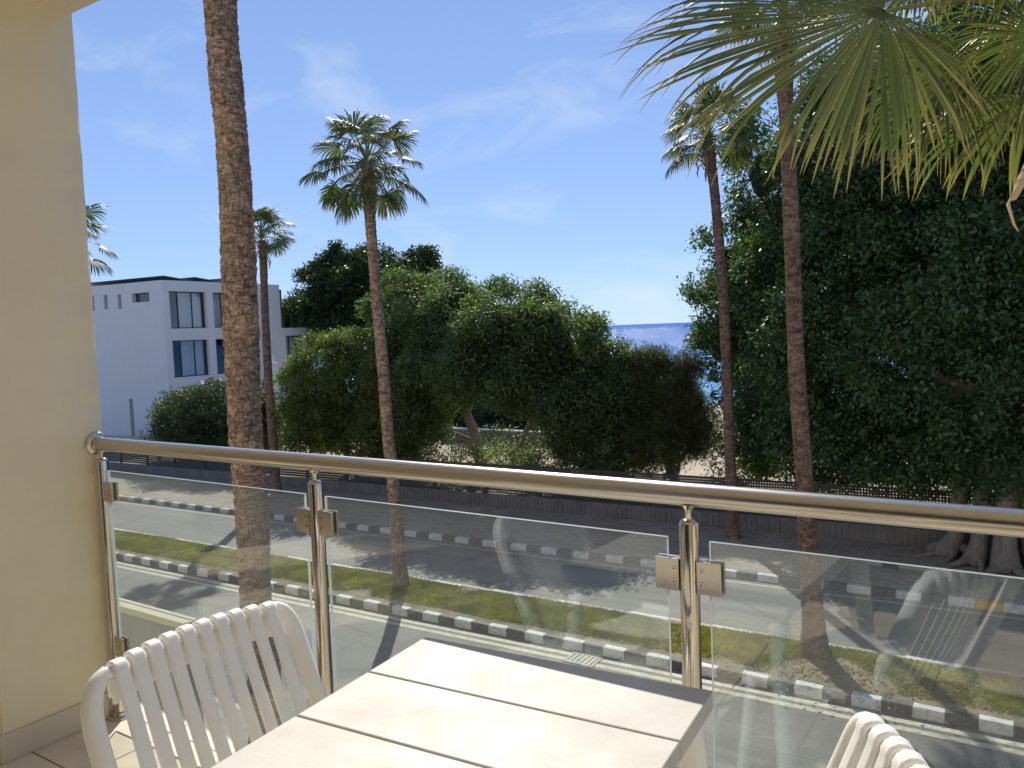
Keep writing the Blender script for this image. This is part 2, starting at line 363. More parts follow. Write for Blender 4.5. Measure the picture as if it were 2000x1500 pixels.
M['oleander_leaf'] = leaf_mat('grey_green_leaf', [(0.040, 0.060, 0.034), (0.060, 0.082, 0.044), (0.085, 0.105, 0.060)], 0.5, 0.28)
M['core'] = simple('dark_shade_core', (0.018, 0.026, 0.012), (0.030, 0.042, 0.018), 4, 0.9)  # dark colour stands in for the shade deep inside the crowns
M['grass'] = leaf_mat('grass_blade', [(0.125, 0.15, 0.034), (0.19, 0.21, 0.056), (0.29, 0.265, 0.11)], 0.6, 0.40, 1.2)
M['litter'] = leaf_mat('dry_leaf_litter', [(0.16, 0.09, 0.04), (0.24, 0.15, 0.07), (0.33, 0.22, 0.10)], 0.8, 0.1, 1.0)

# ------------------------------------------------------------------ mesh helpers
class MB:
    def __init__(s): s.v = []; s.f = []; s.mi = []; s.n = 0; s.cur = 0
    def add(s, verts, faces, mi=None):
        b = s.n; s.v.extend([tuple(p) for p in verts]); s.n += len(verts)
        for f in faces:
            s.f.append(tuple(b + i for i in f)); s.mi.append(s.cur if mi is None else mi)
    def box(s, x0, y0, z0, x1, y1, z1, mi=None, xf=None):
        v = [(x0, y0, z0), (x1, y0, z0), (x1, y1, z0), (x0, y1, z0), (x0, y0, z1), (x1, y0, z1), (x1, y1, z1), (x0, y1, z1)]
        if xf: v = [tuple(xf(Vector(p))) for p in v]
        s.add(v, [(0, 3, 2, 1), (4, 5, 6, 7), (0, 1, 5, 4), (1, 2, 6, 5), (2, 3, 7, 6), (3, 0, 4, 7)], mi)
    def tube(s, pts, rad, n=12, caps=True, mi=None, flat=1.0):
        pts = [Vector(p) for p in pts]
        if not isinstance(rad, (list, tuple)): rad = [rad] * len(pts)
        prev = None; base = s.n; V = []
        for i, p in enumerate(pts):
            t = (pts[min(i + 1, len(pts) - 1)] - pts[max(i - 1, 0)]).normalized()
            if prev is None:
                a = Vector((0, 0, 1)) if abs(t.z) < 0.9 else Vector((1, 0, 0))
                u = t.cross(a).normalized()
            else:
                u = (prev - t * prev.dot(t)).normalized()
            prev = u; q = t.cross(u)
            for k in range(n):
                an = 2 * math.pi * k / n
                V.append(p + (u * math.cos(an) + q * math.sin(an) * flat) * rad[i])
        F = []
        for i in range(len(pts) - 1):
            for k in range(n):
                F.append((i * n + k, i * n + (k + 1) % n, (i + 1) * n + (k + 1) % n, (i + 1) * n + k))
        if caps:
            F.append(tuple(range(n - 1, -1, -1))); F.append(tuple((len(pts) - 1) * n + k for k in range(n)))
        s.add(V, F, mi)
    def lathe(s, prof, c=(0, 0, 0), n=24, mi=None):
        V = []; F = []
        for r, z in prof:
            for k in range(n):
                a = 2 * math.pi * k / n; V.append((c[0] + r * math.cos(a), c[1] + r * math.sin(a), c[2] + z))
        for i in range(len(prof) - 1):
            for k in range(n):
                F.append((i * n + k, i * n + (k + 1) % n, (i + 1) * n + (k + 1) % n, (i + 1) * n + k))
        F.append(tuple(range(n - 1, -1, -1))); F.append(tuple((len(prof) - 1) * n + k for k in range(n)))
        s.add(V, F, mi)
    def strip(s, path, width, thick, side=Vector((0, 1, 0)), mi=None):
        # a flat bar swept along a path; side = width direction
        V = []; F = []; path = [Vector(p) for p in path]
        for i, p in enumerate(path):
            t = (path[min(i + 1, len(path) - 1)] - path[max(i - 1, 0)]).normalized()
            n = side.cross(t).normalized(); wd = width[i] if isinstance(width, list) else width
            h = wd / 2; c = min(h, thick) * 0.35
            for a, b in ((-h, -thick / 2 + c), (-h + c, -thick / 2), (h - c, -thick / 2), (h, -thick / 2 + c), (h, thick / 2 - c), (h - c, thick / 2), (-h + c, thick / 2), (-h, thick / 2 - c)):
                V.append(p + side * a + n * b)
        for i in range(len(path) - 1):
            for k in range(8):
                F.append((i * 8 + k, i * 8 + (k + 1) % 8, (i + 1) * 8 + (k + 1) % 8, (i + 1) * 8 + k))
        F.append(tuple(range(7, -1, -1))); F.append(tuple((len(path) - 1) * 8 + k for k in range(8)))
        s.add(V, F, mi)
    def build(s, name, mats, parent=None, smooth=False, bevel=0.0):
        me = bpy.data.meshes.new(name)
        me.from_pydata(s.v, [], s.f)
        for m in (mats if isinstance(mats, (list, tuple)) else [mats]): me.materials.append(m)
        me.polygons.foreach_set('material_index', s.mi)
        me.update()
        o = bpy.data.objects.new(name, me); COL.objects.link(o)
        if smooth:
            me.polygons.foreach_set('use_smooth', [True] * len(me.polygons))
            if smooth != 'all': me.set_sharp_from_angle(angle=R(40))
        if parent is not None: o.parent = parent
        if bevel:
            b = o.modifiers.new('bevel', 'BEVEL'); b.width = bevel; b.segments = 2; b.limit_method = 'ANGLE'; b.angle_limit = R(40)
        return o

def np_mesh(name, V, F4, mats, parent=None, mi=None, attr=None, smooth=False):
    me = bpy.data.meshes.new(name)
    k = F4.shape[1]
    me.vertices.add(len(V)); me.vertices.foreach_set('co', np.asarray(V, np.float32).ravel())
    me.loops.add(len(F4) * k); me.loops.foreach_set('vertex_index', np.asarray(F4, np.int32).ravel())
    me.polygons.add(len(F4)); me.polygons.foreach_set('loop_start', np.arange(0, len(F4) * k, k, dtype=np.int32))
    for m in (mats if isinstance(mats, (list, tuple)) else [mats]): me.materials.append(m)
    if mi is not None: me.polygons.foreach_set('material_index', np.asarray(mi, np.int32))
    if attr is not None:
        a = me.attributes.new('along', 'FLOAT', 'POINT'); a.data.foreach_set('value', np.asarray(attr, np.float32))
    me.update(calc_edges=True)
    if smooth: me.polygons.foreach_set('use_smooth', np.ones(len(F4), bool))
    o = bpy.data.objects.new(name, me); COL.objects.link(o)
    if parent is not None: o.parent = parent
    return o

def tag(o, label, cat, group=None, kind=None):
    o['label'] = label; o['category'] = cat
    if group: o['group'] = group
    if kind: o['kind'] = kind
    return o
def thing(name, label, cat, loc=(0, 0, 0), rz=0.0, group=None):
    o = bpy.data.objects.new(name, None); COL.objects.link(o); o.empty_display_size = 0.2
    o.location = loc; o.rotation_euler = (0, 0, rz)
    return tag(o, label, cat, group)
def struct(o, label=None, cat=None):
    o['kind'] = 'structure'
    if label: o['label'] = label; o['category'] = cat
    return o

SL = 0.0125
def gz(x): return SL * max(-70.0, min(25.0, x))       # the street climbs gently to the right
def gy(x): return 0.0068 * max(-70.0, min(25.0, x))

XS = [-120, -70, -60, -50, -45, -40, -35, -30, -25, -20, -15, -10, -5, 0, 5, 10, 25, 120]
def sheet(name, y0, y1, z, mat, xs=XS):
    b = MB()
    for x0, x1 in zip(xs, xs[1:]):
        b.add([(x0, y0 + gy(x0), gz(x0) + z), (x1, y0 + gy(x1), gz(x1) + z), (x1, y1 + gy(x1), gz(x1) + z), (x0, y1 + gy(x0), gz(x0) + z)], [(0, 1, 2, 3)])
    return b.build(name, mat)

# ------------------------------------------------------------------ ground, street, sea
struct(sheet('ground', -60, 23.0, -0.02, M['sand']), 'plain ground sheet under the street', 'ground')
struct(sheet('garden_ground', 22.47, 55, 0.50, M['sand']), 'raised sandy garden ground behind the ribbed wall', 'ground')
struct(sheet('road', 8.2, 18.42, 0.0, M['asphalt']), 'grey asphalt road of two carriageways below the balcony', 'road')
struct(sheet('near_pavement', 1.6, 8.06, 0.13, M['pavers_grey']), 'grey paved strip between the building and the road', 'pavement')
struct(sheet('pavement', 18.55, 22.4, 0.155, M['pavers']), 'paved footpath along the ribbed wall across the road', 'pavement')

def kerb(name, y0, y1, h, blk, x_ref, x0, x1, mats, yellow=None, gap=0.006):
    b = MB(); k0 = math.floor((x0 - x_ref) / blk); k1 = math.ceil((x1 - x_ref) / blk)
    rnd = random.Random(3)
    for k in range(k0, k1):
        a = x_ref + k * blk + gap / 2; c = x_ref + (k + 1) * blk - gap / 2
        mi = 0 if k % 2 == 0 else 1
        if yellow and yellow(0.5 * (a + c)) and mi == 0: mi = 2
        dz = rnd.uniform(-0.004, 0.004); dy = rnd.uniform(-0.004, 0.004)
        ya, yb = y0 + gy(a) + dy, y1 + gy(a) + dy; z0 = gz(a) - 0.05; z1 = gz(a) + h + dz; ch = 0.022
        prof = [(ya, z0), (ya, z1 - ch), (ya + ch * 0.4, z1 - ch * 0.25), (ya + ch, z1), (yb, z1), (yb, z0)]
        V = [(a, y, z) for y, z in prof] + [(c, y, z) for y, z in prof]; n = len(prof)
        F = [(i, (i + 1) % n, n + (i + 1) % n, n + i) for i in range(n)] + [tuple(range(n - 1, -1, -1)), tuple(range(n, 2 * n))]
        b.add(V, F, mi)
    return struct(b.build(name, mats))
KM = [M['kerb_black'], M['kerb_white'], M['kerb_yellow']]
o = kerb('median_kerb', 12.90, 13.05, 0.17, 0.4287, -4.571, -62, 24, KM); struct(o, 'black and white painted kerb on the near side of the grass median', 'kerb')
o = kerb('median_back_kerb', 14.78, 14.90, 0.15, 0.86, -4.5, -62, 24, [M['kerb_bare'], M['kerb_white'], M['kerb_bare']]); struct(o, 'low kerb with worn white blocks on the far side of the median', 'kerb')
o = kerb('far_kerb', 18.38, 18.54, 0.155, 0.49, -19.21 + 0.49, -62, 24, KM, yellow=lambda x: x < -30.5 or x > -1.6); struct(o, 'black and white kerb of the far pavement with yellow blocks at its ends', 'kerb')
o = kerb('near_kerb', 8.05, 8.20, 0.13, 0.5, 0, -62, 24, [M['kerb_bare'], M['kerb_bare'], M['kerb_bare']]); struct(o, 'plain concrete kerb of the near pavement', 'kerb')

b = MB()
for off0, off1 in ((0.13, 0.27), (0.37, 0.50)):
    for x0, x1 in zip(XS, XS[1:]):
        if x0 < -70 or x1 > 25: continue
        ya, yb = 12.90 - off1, 12.90 - off0
        b.add([(x0, ya + gy(x0), gz(x0) + 0.004), (x1, ya + gy(x1), gz(x1) + 0.004), (x1, yb + gy(x1), gz(x1) + 0.004), (x0, yb + gy(x0), gz(x0) + 0.004)], [(0, 1, 2, 3)])
struct(b.build('road_line', M['line_paint']), 'faded double yellow line beside the median kerb', 'road line')
b = MB()
for x0, x1 in zip(XS, XS[1:]):
    if x0 < -70 or x1 > 25: continue
    ya, yb = 18.02, 18.10
    b.add([(x0, ya + gy(x0), gz(x0) + 0.004), (x1, ya + gy(x1), gz(x1) + 0.004), (x1, yb + gy(x1), gz(x1) + 0.004), (x0, yb + gy(x0), gz(x0) + 0.004)], [(0, 1, 2, 3)])
struct(b.build('road_edge_line', M['line_paint']), 'faded edge line beside the far kerb', 'road line')

def drain():
    t = thing('drain_grate', 'pale slotted drain grate by the median kerb, across the yellow lines', 'drain', (-6.95, 12.56 + gy(-6.95), gz(-6.95) + 0.008))
    f = MB(); f.box(-0.30, -0.22, -0.004, 0.30, -0.17, 0.012); f.box(-0.30, 0.17, -0.004, 0.30, 0.22, 0.012); f.box(-0.30, -0.169, -0.004, -0.25, 0.169, 0.012); f.box(0.25, -0.169, -0.004, 0.30, 0.169, 0.012); f.build('frame', M['kerb_bare'], t)
    for k in range(5):
        g = MB(); g.box(-0.21 + k * 0.095, -0.168, -0.003, -0.165 + k * 0.095, 0.168, 0.010); g.build('bar', M['line_paint'], t)
    d = MB(); d.add([(-0.249, -0.169, 0.0), (0.249, -0.169, 0.0), (0.249, 0.169, 0.0), (-0.249, 0.169, 0.0)], [(0, 1, 2, 3)]); d.build('slot_shade', M['dark_hollow'], t)  # flat dark sheet in place of the shaded gap under the bars
drain()
# median soil as a low mound
def med_h(y, x):
    u = (y - 13.05) / 1.73
    return 0.135 + 0.05 * math.sin(math.pi * min(1, max(0, u))) + 0.02 * math.sin(x * 1.7 + y * 3) * math.sin(math.pi * min(1, max(0, u)))
b = MB(); xs = np.arange(-62, 24.01, 0.5); ys = np.linspace(13.05, 14.79, 8); V = []; F = []
for x in xs:
    for y in ys: V.append((x, y + gy(x), gz(x) + med_h(y, x)))
ny = len(ys)
for i in range(len(xs) - 1):
    for j in range(ny - 1): F.append((i * ny + j, (i + 1) * ny + j, (i + 1) * ny + j + 1, i * ny + j + 1))
b.add(V, F); struct(b.build('median_ground', M['soil'], smooth='all'), 'bare soil of the median under the grass', 'ground')

def grass():
    rng = np.random.default_rng(5)
    n = 190000
    x = -34 + 40 * rng.random(n) ** 0.8
    y = 13.27 + 1.46 * rng.random(n)
    pn = np.sin(x * 0.9 + 1.3) * np.sin(y * 2.1 + x * 0.35) + 0.6 * np.sin(x * 2.3 + y * 1.7) + 0.5 * np.sin(x * 5.1 - y * 4)
    edge = np.minimum(y - 13.22, 14.8 - y)
    bare = np.exp(-(((x + 3.0) / 1.15) ** 2 + ((y - 13.7) / 0.62) ** 2)) * 2.6
    keep = (pn + 0.9 - bare + np.minimum(edge, 0.3) * 3.4 + 0.05) > rng.random(n) * 0.9
    x = x[keep]; y = y[keep]; n = len(x)
    h = (0.035 + 0.055 * rng.random(n)) * (1 + 0.35 * np.sin(x * 1.3)) ; wd = 0.006 + 0.008 * rng.random(n)
    a = rng.random(n) * 2 * math.pi; la = rng.random(n) * 2 * math.pi; ln = h * (0.3 + 0.8 * rng.random(n))
    z = SL * x + np.array([med_h(yy, xx) for xx, yy in zip(x, y)]) - 0.01
    yy = y + 0.0068 * x
    dx, dy = np.cos(a) * wd, np.sin(a) * wd; tx, ty = np.cos(la) * ln, np.sin(la) * ln
    V = np.stack([np.stack([x - dx, yy - dy, z], 1), np.stack([x + dx, yy + dy, z], 1), np.stack([x + tx, yy + ty, z + h], 1)], 1).reshape(-1, 3)
    o = np_mesh('grass', V, np.arange(3 * n).reshape(-1, 3), M['grass'])
    tag(o, 'short patchy green grass covering the median strip', 'grass', kind='stuff')
grass()

def flat_bits(name, cx, cy, sx, sy, n, size, mat, label, cat, seed, zf, kind='stuff'):
    rng = np.random.default_rng(seed)
    x = cx + rng.normal(0, sx, n); y = cy + rng.normal(0, sy, n)
    z = np.array([zf(a, b) for a, b in zip(x, y)]) + 0.012 + 0.02 * rng.random(n)
    a = rng.random(n) * 6.28; s = size * (0.5 + rng.random(n)); q = s * 0.45
    ca, sa = np.cos(a), np.sin(a); tz = (rng.random(n) - 0.5) * s * 0.7
    P = lambda u, v, dz: np.stack([x + ca * u - sa * v, y + sa * u + ca * v, z + dz], 1)
    V = np.stack([P(-s, 0, 0), P(0, -q, 0 * s), P(s, 0, tz), P(0, q, 0 * s)], 1).reshape(-1, 3)
    o = np_mesh(name, V, np.arange(4 * n).reshape(-1, 4), mat); tag(o, label, cat, kind=kind)
flat_bits('leaf_litter', -2.6, 13.6, 1.1, 0.42, 900, 0.035, M['litter'], 'brown fallen leaves at the foot of the palm on the median', 'leaf litter', 8, lambda x, y: gz(x) + med_h(min(14.7, max(13.1, y)), x))

b = MB(); b.add([(-30000, 53.5, -3.0), (30000, 53.5, -3.0), (30000, 45000, -3.0), (-30000, 45000, -3.0)], [(0, 1, 2, 3)])
struct(b.build('sea', M['water']), 'blue sea glittering under the sun out to the horizon', 'sea')
b = MB(); b.box(-120, 53.4, -6, 120, 55.2, -0.5)
struct(b.build('shore', M['sand']), 'low sandy shore edge above the sea', 'shore')

# ------------------------------------------------------------------ wall, fence
def far_wall():
    t = thing('wall', 'long low ribbed concrete wall along the far pavement', 'wall')
    b = MB()
    for x0, x1 in zip(np.arange(-66, 24, 6.0), np.arange(-60, 30, 6.0)):
        x0 += 0.01; x1 -= 0.01
        if x0 > 0.4: pass
        z0, z1 = gz(x0), gz(x1); ya, yb = 22.28 + gy(x0), 22.28 + gy(x1)
        V = [(x0, ya, z0), (x1, yb, z1), (x1, yb + 0.2, z1), (x0, ya + 0.2, z0), (x0, ya, z0 + 0.585), (x1, yb, z1 + 0.585), (x1, yb + 0.2, z1 + 0.585), (x0, ya + 0.2, z0 + 0.585)]
        b.add(V, [(0, 3, 2, 1), (4, 5, 6, 7), (0, 1, 5, 4), (1, 2, 6, 5), (2, 3, 7, 6), (3, 0, 4, 7)])
    b.build('wall_base', M['ribbed'], t)
    r = MB()
    for x in np.arange(-24, 6, 0.16):
        r.box(x, 22.262 + gy(x), gz(x) + 0.16, x + 0.085, 22.282 + gy(x), gz(x) + 0.57)
    o = r.build('rib_facing', M['ribbed'], t)
far_wall()

def far_fence():
    t = thing('fence', 'dark slatted and latticed fence standing on the ribbed wall', 'fence')
    zb, zt = 0.59, 1.60; Y = 22.38
    xs = list(np.arange(-60, 22.1, 2.2))
    for x in xs:
        p = MB(); p.box(x - 0.035, Y - 0.035 + gy(x), gz(x) + zb, x + 0.035, Y + 0.035 + gy(x), gz(x) + zt + 0.04)
        if x > -45 and x < 6: p.build('post', M['fence_dark'], t)
    for x0, x1 in zip(xs, xs[1:]):
        if x0 < -48 or x0 > 7: continue
        p = MB(); a, c = x0 + 0.036, x1 - 0.036
        def bar(za, zc, th=0.012, oy=0.0):
            V = []
            for z in (za, zc):
                for y in (Y - th + oy, Y + th + oy):
                    for x in (a, c): V.append((x, y + gy(x), gz(x) + z))
            p.add(V, [(0, 1, 3, 2), (4, 6, 7, 5), (0, 4, 5, 1), (2, 3, 7, 6), (0, 2, 6, 4), (1, 5, 7, 3)])
        if x0 < -24.5:
            z = zb + 0.03
            while z < zt: bar(z, z + 0.085); z += 0.098
            p.build('slat_panel', M['fence_dark'], t)
        else:
            bar(zb + 0.02, zb + 0.06, 0.016); bar(zt - 0.05, zt, 0.02)
            z = zb + 0.12
            while z < zt - 0.06: bar(z, z + 0.048, 0.006); z += 0.075
            x = a + 0.03
            while x < c - 0.03:
                p.box(x, Y + 0.0075 + gy(x), gz(x) + zb + 0.062, x + 0.046, Y + 0.016 + gy(x), gz(x) + zt - 0.052); x += 0.075
            p.build('lattice_panel', M['fence_dark'], t)
far_fence()

# ------------------------------------------------------------------ foliage
def ico(sub):
    import bmesh
    bm = bmesh.new(); bmesh.ops.create_icosphere(bm, subdivisions=sub, radius=1.0)
    V = np.array([v.co[:] for v in bm.verts]); F = np.array([[v.index for v in f.verts] for f in bm.faces]); bm.free(); return V, F
ICO_V, ICO_F = ico(3)

def crown(name, lobes, mat, parent, leaf=(0.12, 0.055), dens=9.0, per=22, spread=0.34, core=0.70, seed=1, depth=0.8, hang=0.5, bias_up=0.0, minr=0.6, amp=1.0, sub=0, share=0.62):
    """leaf clumps over the surface of several lobes; lobe = (x, y, z, r_horizontal, r_vertical)"""
    rng = np.random.default_rng(seed)
    LV = []; LF = []; nv = 0; CV = []; CF = []; cn = 0
    for (cx, cy, cz, rh, rv) in lobes:
        c = np.array([cx, cy, cz]); rad = np.array([rh, rh * depth, rv])
        area = 4 * math.pi * (((rh * rh * depth) ** 1.6 + 2 * (rh * rv) ** 1.6) / 3) ** (1 / 1.6)
        k = max(12, int(area * dens))
        d = rng.normal(size=(k, 3)); d[:, 2] += bias_up; d /= np.linalg.norm(d, axis=1)[:, None]
        ph = rng.random(3) * 6.28
        lump = 1.0 + 0.17 * amp * np.sin(d[:, 0] * 4.1 + ph[0]) * np.sin(d[:, 1] * 4.7 + ph[1]) + 0.14 * amp * np.sin(d[:, 2] * 6.3 + ph[2] + d[:, 0] * 3)
        rr = lump * (1.0 - 0.42 * rng.random(k) ** 1.4 + 0.10 * (rng.random(k) > 0.86))
        P = c + d * rad * rr[:, None]
        if sub:                                     # boughs: smaller rounded masses standing out of the lobe
            ns = max(6, int(sub * (area / 20.0) ** 0.6))
            bd = rng.normal(size=(ns, 3)); bd /= np.linalg.norm(bd, axis=1)[:, None]
            bc = c + bd * rad * (0.62 + 0.26 * rng.random(ns))[:, None]
            bs = (0.26 + 0.26 * rng.random(ns))
            which = rng.integers(0, ns, k)
            e = d + bd[which] * 0.9 + np.array([0, 0, 0.25]); e /= np.linalg.norm(e, axis=1)[:, None]
            P2 = bc[which] + e * (rad.mean() * bs[which] * (1.0 - 0.35 * rng.random(k) ** 1.5))[:, None] * np.array([1.0, 1.0, 0.9])
            on = (rng.random(k) < share)[:, None]
            P = np.where(on, P2, c + (P - c) * 0.93); d = np.where(on, e, d)
        per_k = (per * np.clip(rng.lognormal(-0.15, 0.55, k), 0.25, 3.0)).astype(int) + 2
        idx = np.repeat(np.arange(k), per_k); n = len(idx)
        sp = spread * (0.45 + 0.55 * np.sqrt(per_k / per))[idx]
        off = np.clip(rng.normal(size=(n, 3)), -1.7, 1.7) * sp[:, None] * 0.55; off[:, 2] *= 0.8; off[:, 2] -= hang * np.abs(rng.normal(size=n)) * sp * 0.5
        Q = P[idx] + off
        # leaf axes
        ax = rng.normal(size=(n, 3)) + d[idx] * 0.9; ax[:, 2] -= hang; ax /= np.linalg.norm(ax, axis=1)[:, None]
        nn = rng.normal(size=(n, 3)) * 0.8 + d[idx] * 0.6 + np.array([0, 0, 0.5]); sd_ = np.cross(ax, nn); sd_ /= (np.linalg.norm(sd_, axis=1)[:, None] + 1e-6)
        ls = leaf[0] * (0.5 + 1.0 * rng.random(n))[:, None]; ws = leaf[1] * (0.6 + 0.8 * rng.random(n))[:, None]
        A = Q - ax * ls * 0.5; B = Q - sd_ * ws * 0.5 - ax * ls * 0.05; C = Q + ax * ls * 0.5; D = Q + sd_ * ws * 0.5 - ax * ls * 0.05
        LV.append(np.stack([A, B, C, D], 1).reshape(-1, 3)); LF.append(nv + np.arange(4 * n).reshape(-1, 4)); nv += 4 * n
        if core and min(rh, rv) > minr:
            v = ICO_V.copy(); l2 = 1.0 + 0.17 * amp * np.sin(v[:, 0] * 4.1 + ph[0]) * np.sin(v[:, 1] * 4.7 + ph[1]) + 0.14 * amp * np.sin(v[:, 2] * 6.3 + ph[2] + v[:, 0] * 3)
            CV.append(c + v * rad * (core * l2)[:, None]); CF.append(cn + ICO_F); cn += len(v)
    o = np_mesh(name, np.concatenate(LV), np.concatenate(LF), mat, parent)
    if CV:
        np_mesh('shade_core', np.concatenate(CV), np.concatenate(CF), M['core'], o, smooth=True)  # solid dark cores added to stop light and sky showing through
    return o

def branch_tubes(name, specs, mat, parent, n=10):
    b = MB()
    for pts, rad in specs: b.tube(pts, rad, n)
    return b.build(name, mat, parent, smooth='all')

def seg(p0, p1, k, wob, rnd):
    p0, p1 = Vector(p0), Vector(p1)
    return [p0.lerp(p1, i / k) + Vector((rnd.uniform(-wob, wob), rnd.uniform(-wob, wob), 0)) * (1 if 0 < i < k else 0) for i in range(k + 1)]
def taper(a, b_, k): return [a + (b_ - a) * i / k for i in range(k + 1)]

# ---- the big fig on the far pavement
def ficus():
    t = thing('fig_tree', 'huge dark green fig tree filling the right side over the pavement', 'tree', (-0.7, 21.1, 0.15))
    lob = [(-3.85, 23.5, 6.22, 3.18, 3.32), (-1.35, 22.0, 5.5, 2.68, 3.66), (-6.2, 24.0, 7.22, 1.64, 1.64), (-8.09, 25.0, 7.94, 1.28, 1.12), (-6.95, 24.5, 10.3, 0.99, 1.6), (-5.24, 24.0, 10.4, 1.87, 2.16), (-2.55, 23.0, 10.03, 2.33, 2.59), (-8.21, 25.0, 6.02, 1.0, 0.89), (-8.31, 25.0, 4.97, 1.11, 0.65), (-6.92, 24.0, 3.64, 1.22, 1.53), (-5.07, 23.8, 2.85, 2.02, 1.5), (-2.62, 23.1, 2.7, 2.21, 1.25), (-0.7, 21.5, 2.78, 1.42, 1.18), (-3.77, 24.0, 12.2, 2.07, 1.38), (-1.43, 23.0, 12.07, 1.87, 1.74), (-7.4, 24.5, 2.2, 1.03, 0.87), (0.52, 21.5, 7.13, 2.01, 4.25), (-8.92, 25.2, 7.2, 0.63, 0.59), (-7.7, 25.0, 11.9, 0.6, 0.6),
           (2.4, 21.0, 8.5, 2.6, 3.6), (2.2, 20.6, 4.2, 2.2, 2.0), (-1.5, 25.5, 8.5, 3.0, 3.4), (-6.3, 25.6, 5.2, 1.9, 2.1)]
    lob = [(x + 0.7, y - 21.1, z - 0.15, a, c) for x, y, z, a, c in lob]
    crown('crown', lob, M['ficus_leaf'], t, leaf=(0.13, 0.07), dens=15, per=30, spread=0.34, core=0.40, amp=0.8, share=0.80, sub=15, seed=11, hang=0.55)
    b = MB(); rnd = random.Random(4)
    roots = [(-0.95, 0.55, 0.26), (-0.45, 0.05, 0.24), (0.05, -0.25, 0.30), (0.55, 0.1, 0.26), (0.95, 0.6, 0.24), (0.1, 0.75, 0.4), (1.3, 0.2, 0.2)]
    for x, y, r in roots:
        top = (x * 0.45 + 0.1, y * 0.5 + 0.4, 4.2)
        pts = [(x * 1.55 + rnd.uniform(-.1, .1), y * 1.3 - 0.15, -0.03), (x * 1.18, y * 1.1 - 0.05, 0.14), (x, y, 0.55), (x * 0.9 + rnd.uniform(-.08, .08), y, 1.3), (x * 0.7, y * 0.8 + 0.2, 2.6), top]
        b.tube(pts, [r * 1.0, r * 1.05, r * 0.8, r * 0.72, r * 0.8, r * 0.7], 12)
        for q in range(3):
            a = rnd.uniform(-2.9, -0.2); l = rnd.uniform(0.5, 1.1)
            b.tube([(x, y, 0.28), (x + math.cos(a) * l * 0.4, y + math.sin(a) * l * 0.4, 0.10), (x + math.cos(a) * l, y + math.sin(a) * l, 0.0), (x + math.cos(a) * l * 1.5, y + math.sin(a) * l * 1.4, -0.04)], [r * 0.5, r * 0.34, r * 0.2, r * 0.06], 8)
    for tx, ty, tz in ((-4.5, 2.5, 6), (-2.2, 1.5, 8.5), (0.3, 1.6, 8), (2.2, 0.5, 6.5), (-5.8, 3.0, 4.5)):
        b.tube(seg((0.1, 0.5, 3.6), (tx, ty, tz), 5, 0.25, rnd), taper(0.32, 0.08, 5), 9)
    b.build('trunk', M['tree_bark'], t, smooth='all')
ficus()

def nearer(p, k):      # a point k times as far from the balcony, growing smaller in step
    q = tuple(p[:3]); q = (q[0] * k, q[1] * k, 6 + (q[2] - 6) * k)
    return q + tuple(c * k for c in p[3:])
def small_tree(name, label, cat, base, lobes, mat, specs, seed, group=None, kc=1.0, kt=1.0, **kw):
    base = (base[0] * kt, base[1] * kt, 0.46 + gz(base[0] * kt)) if kt != 1.0 else base
    lobes = [nearer(l, kc) for l in lobes]; specs = [(nearer(a, kt), nearer(c, 0.5 * (kt + kc)), r0, r1) for a, c, r0, r1 in specs]
    t = thing(name, label, cat, base, group=group)
    crown('crown', [(x - base[0], y - base[1], z - base[2], a, c) for x, y, z, a, c in lobes], mat, t, seed=seed, **kw)
    rnd = random.Random(seed)
    b = MB()
    for i, (p0, p1, r0, r1) in enumerate(specs):
        if i and p0[2] < base[2] + 0.3:            # a second stem from the ground
            b.build('trunk', M['tree_bark'], t, smooth='all'); b = MB()
        k = 6; pts = [Vector(p) - Vector(base) for p in seg(p0, p1, k, 0.10, rnd)]
        b.tube(pts, taper(r0, r1, k), 9)
    b.build('trunk', M['tree_bark'], t, smooth='all')
    return t

small_tree('garden_tree', 'broad domed green tree with forked trunk in the sandy garden', 'tree', (-21.0, 29.0, -0.25),
    [(-23.98, 29.5, 6.92, 2.65, 1.73), (-20.14, 29.0, 6.31, 2.92, 1.69), (-17.17, 29.0, 5.45, 2.58, 1.61), (-15.3, 29.5, 4.34, 1.58, 1.58), (-20.7, 28.8, 4.54, 3.4, 1.5), (-17.33, 28.8, 3.6, 2.9, 1.5), (-24.94, 29.0, 4.79, 2.0, 2.4), (-24.45, 29.0, 2.6, 1.7, 1.5), (-14.76, 29.0, 2.9, 1.76, 1.5), (-26.95, 30.0, 7.2, 1.2, 1.3)],
    M['mid_leaf'], [((-21.0, 29.0, -0.25), (-21.6, 28.9, 2.8), 0.24, 0.17), ((-21.5, 28.9, 2.4), (-23.5, 29, 5.2), 0.15, 0.05), ((-21.5, 28.9, 2.5), (-20.2, 29, 5.0), 0.14, 0.05), ((-21.2, 28.9, 0.9), (-23.6, 28.6, 1.9), 0.12, 0.05), ((-19.3, 28.6, -0.2), (-18.0, 28.8, 2.4), 0.14, 0.09), ((-18.1, 28.8, 2.2), (-16.4, 29, 4), 0.09, 0.04)],
    21, kc=0.82, kt=0.9, leaf=(0.17, 0.06), dens=17.0, per=28, spread=0.34, core=0.42, hang=0.35, amp=0.6, share=0.70, sub=13)
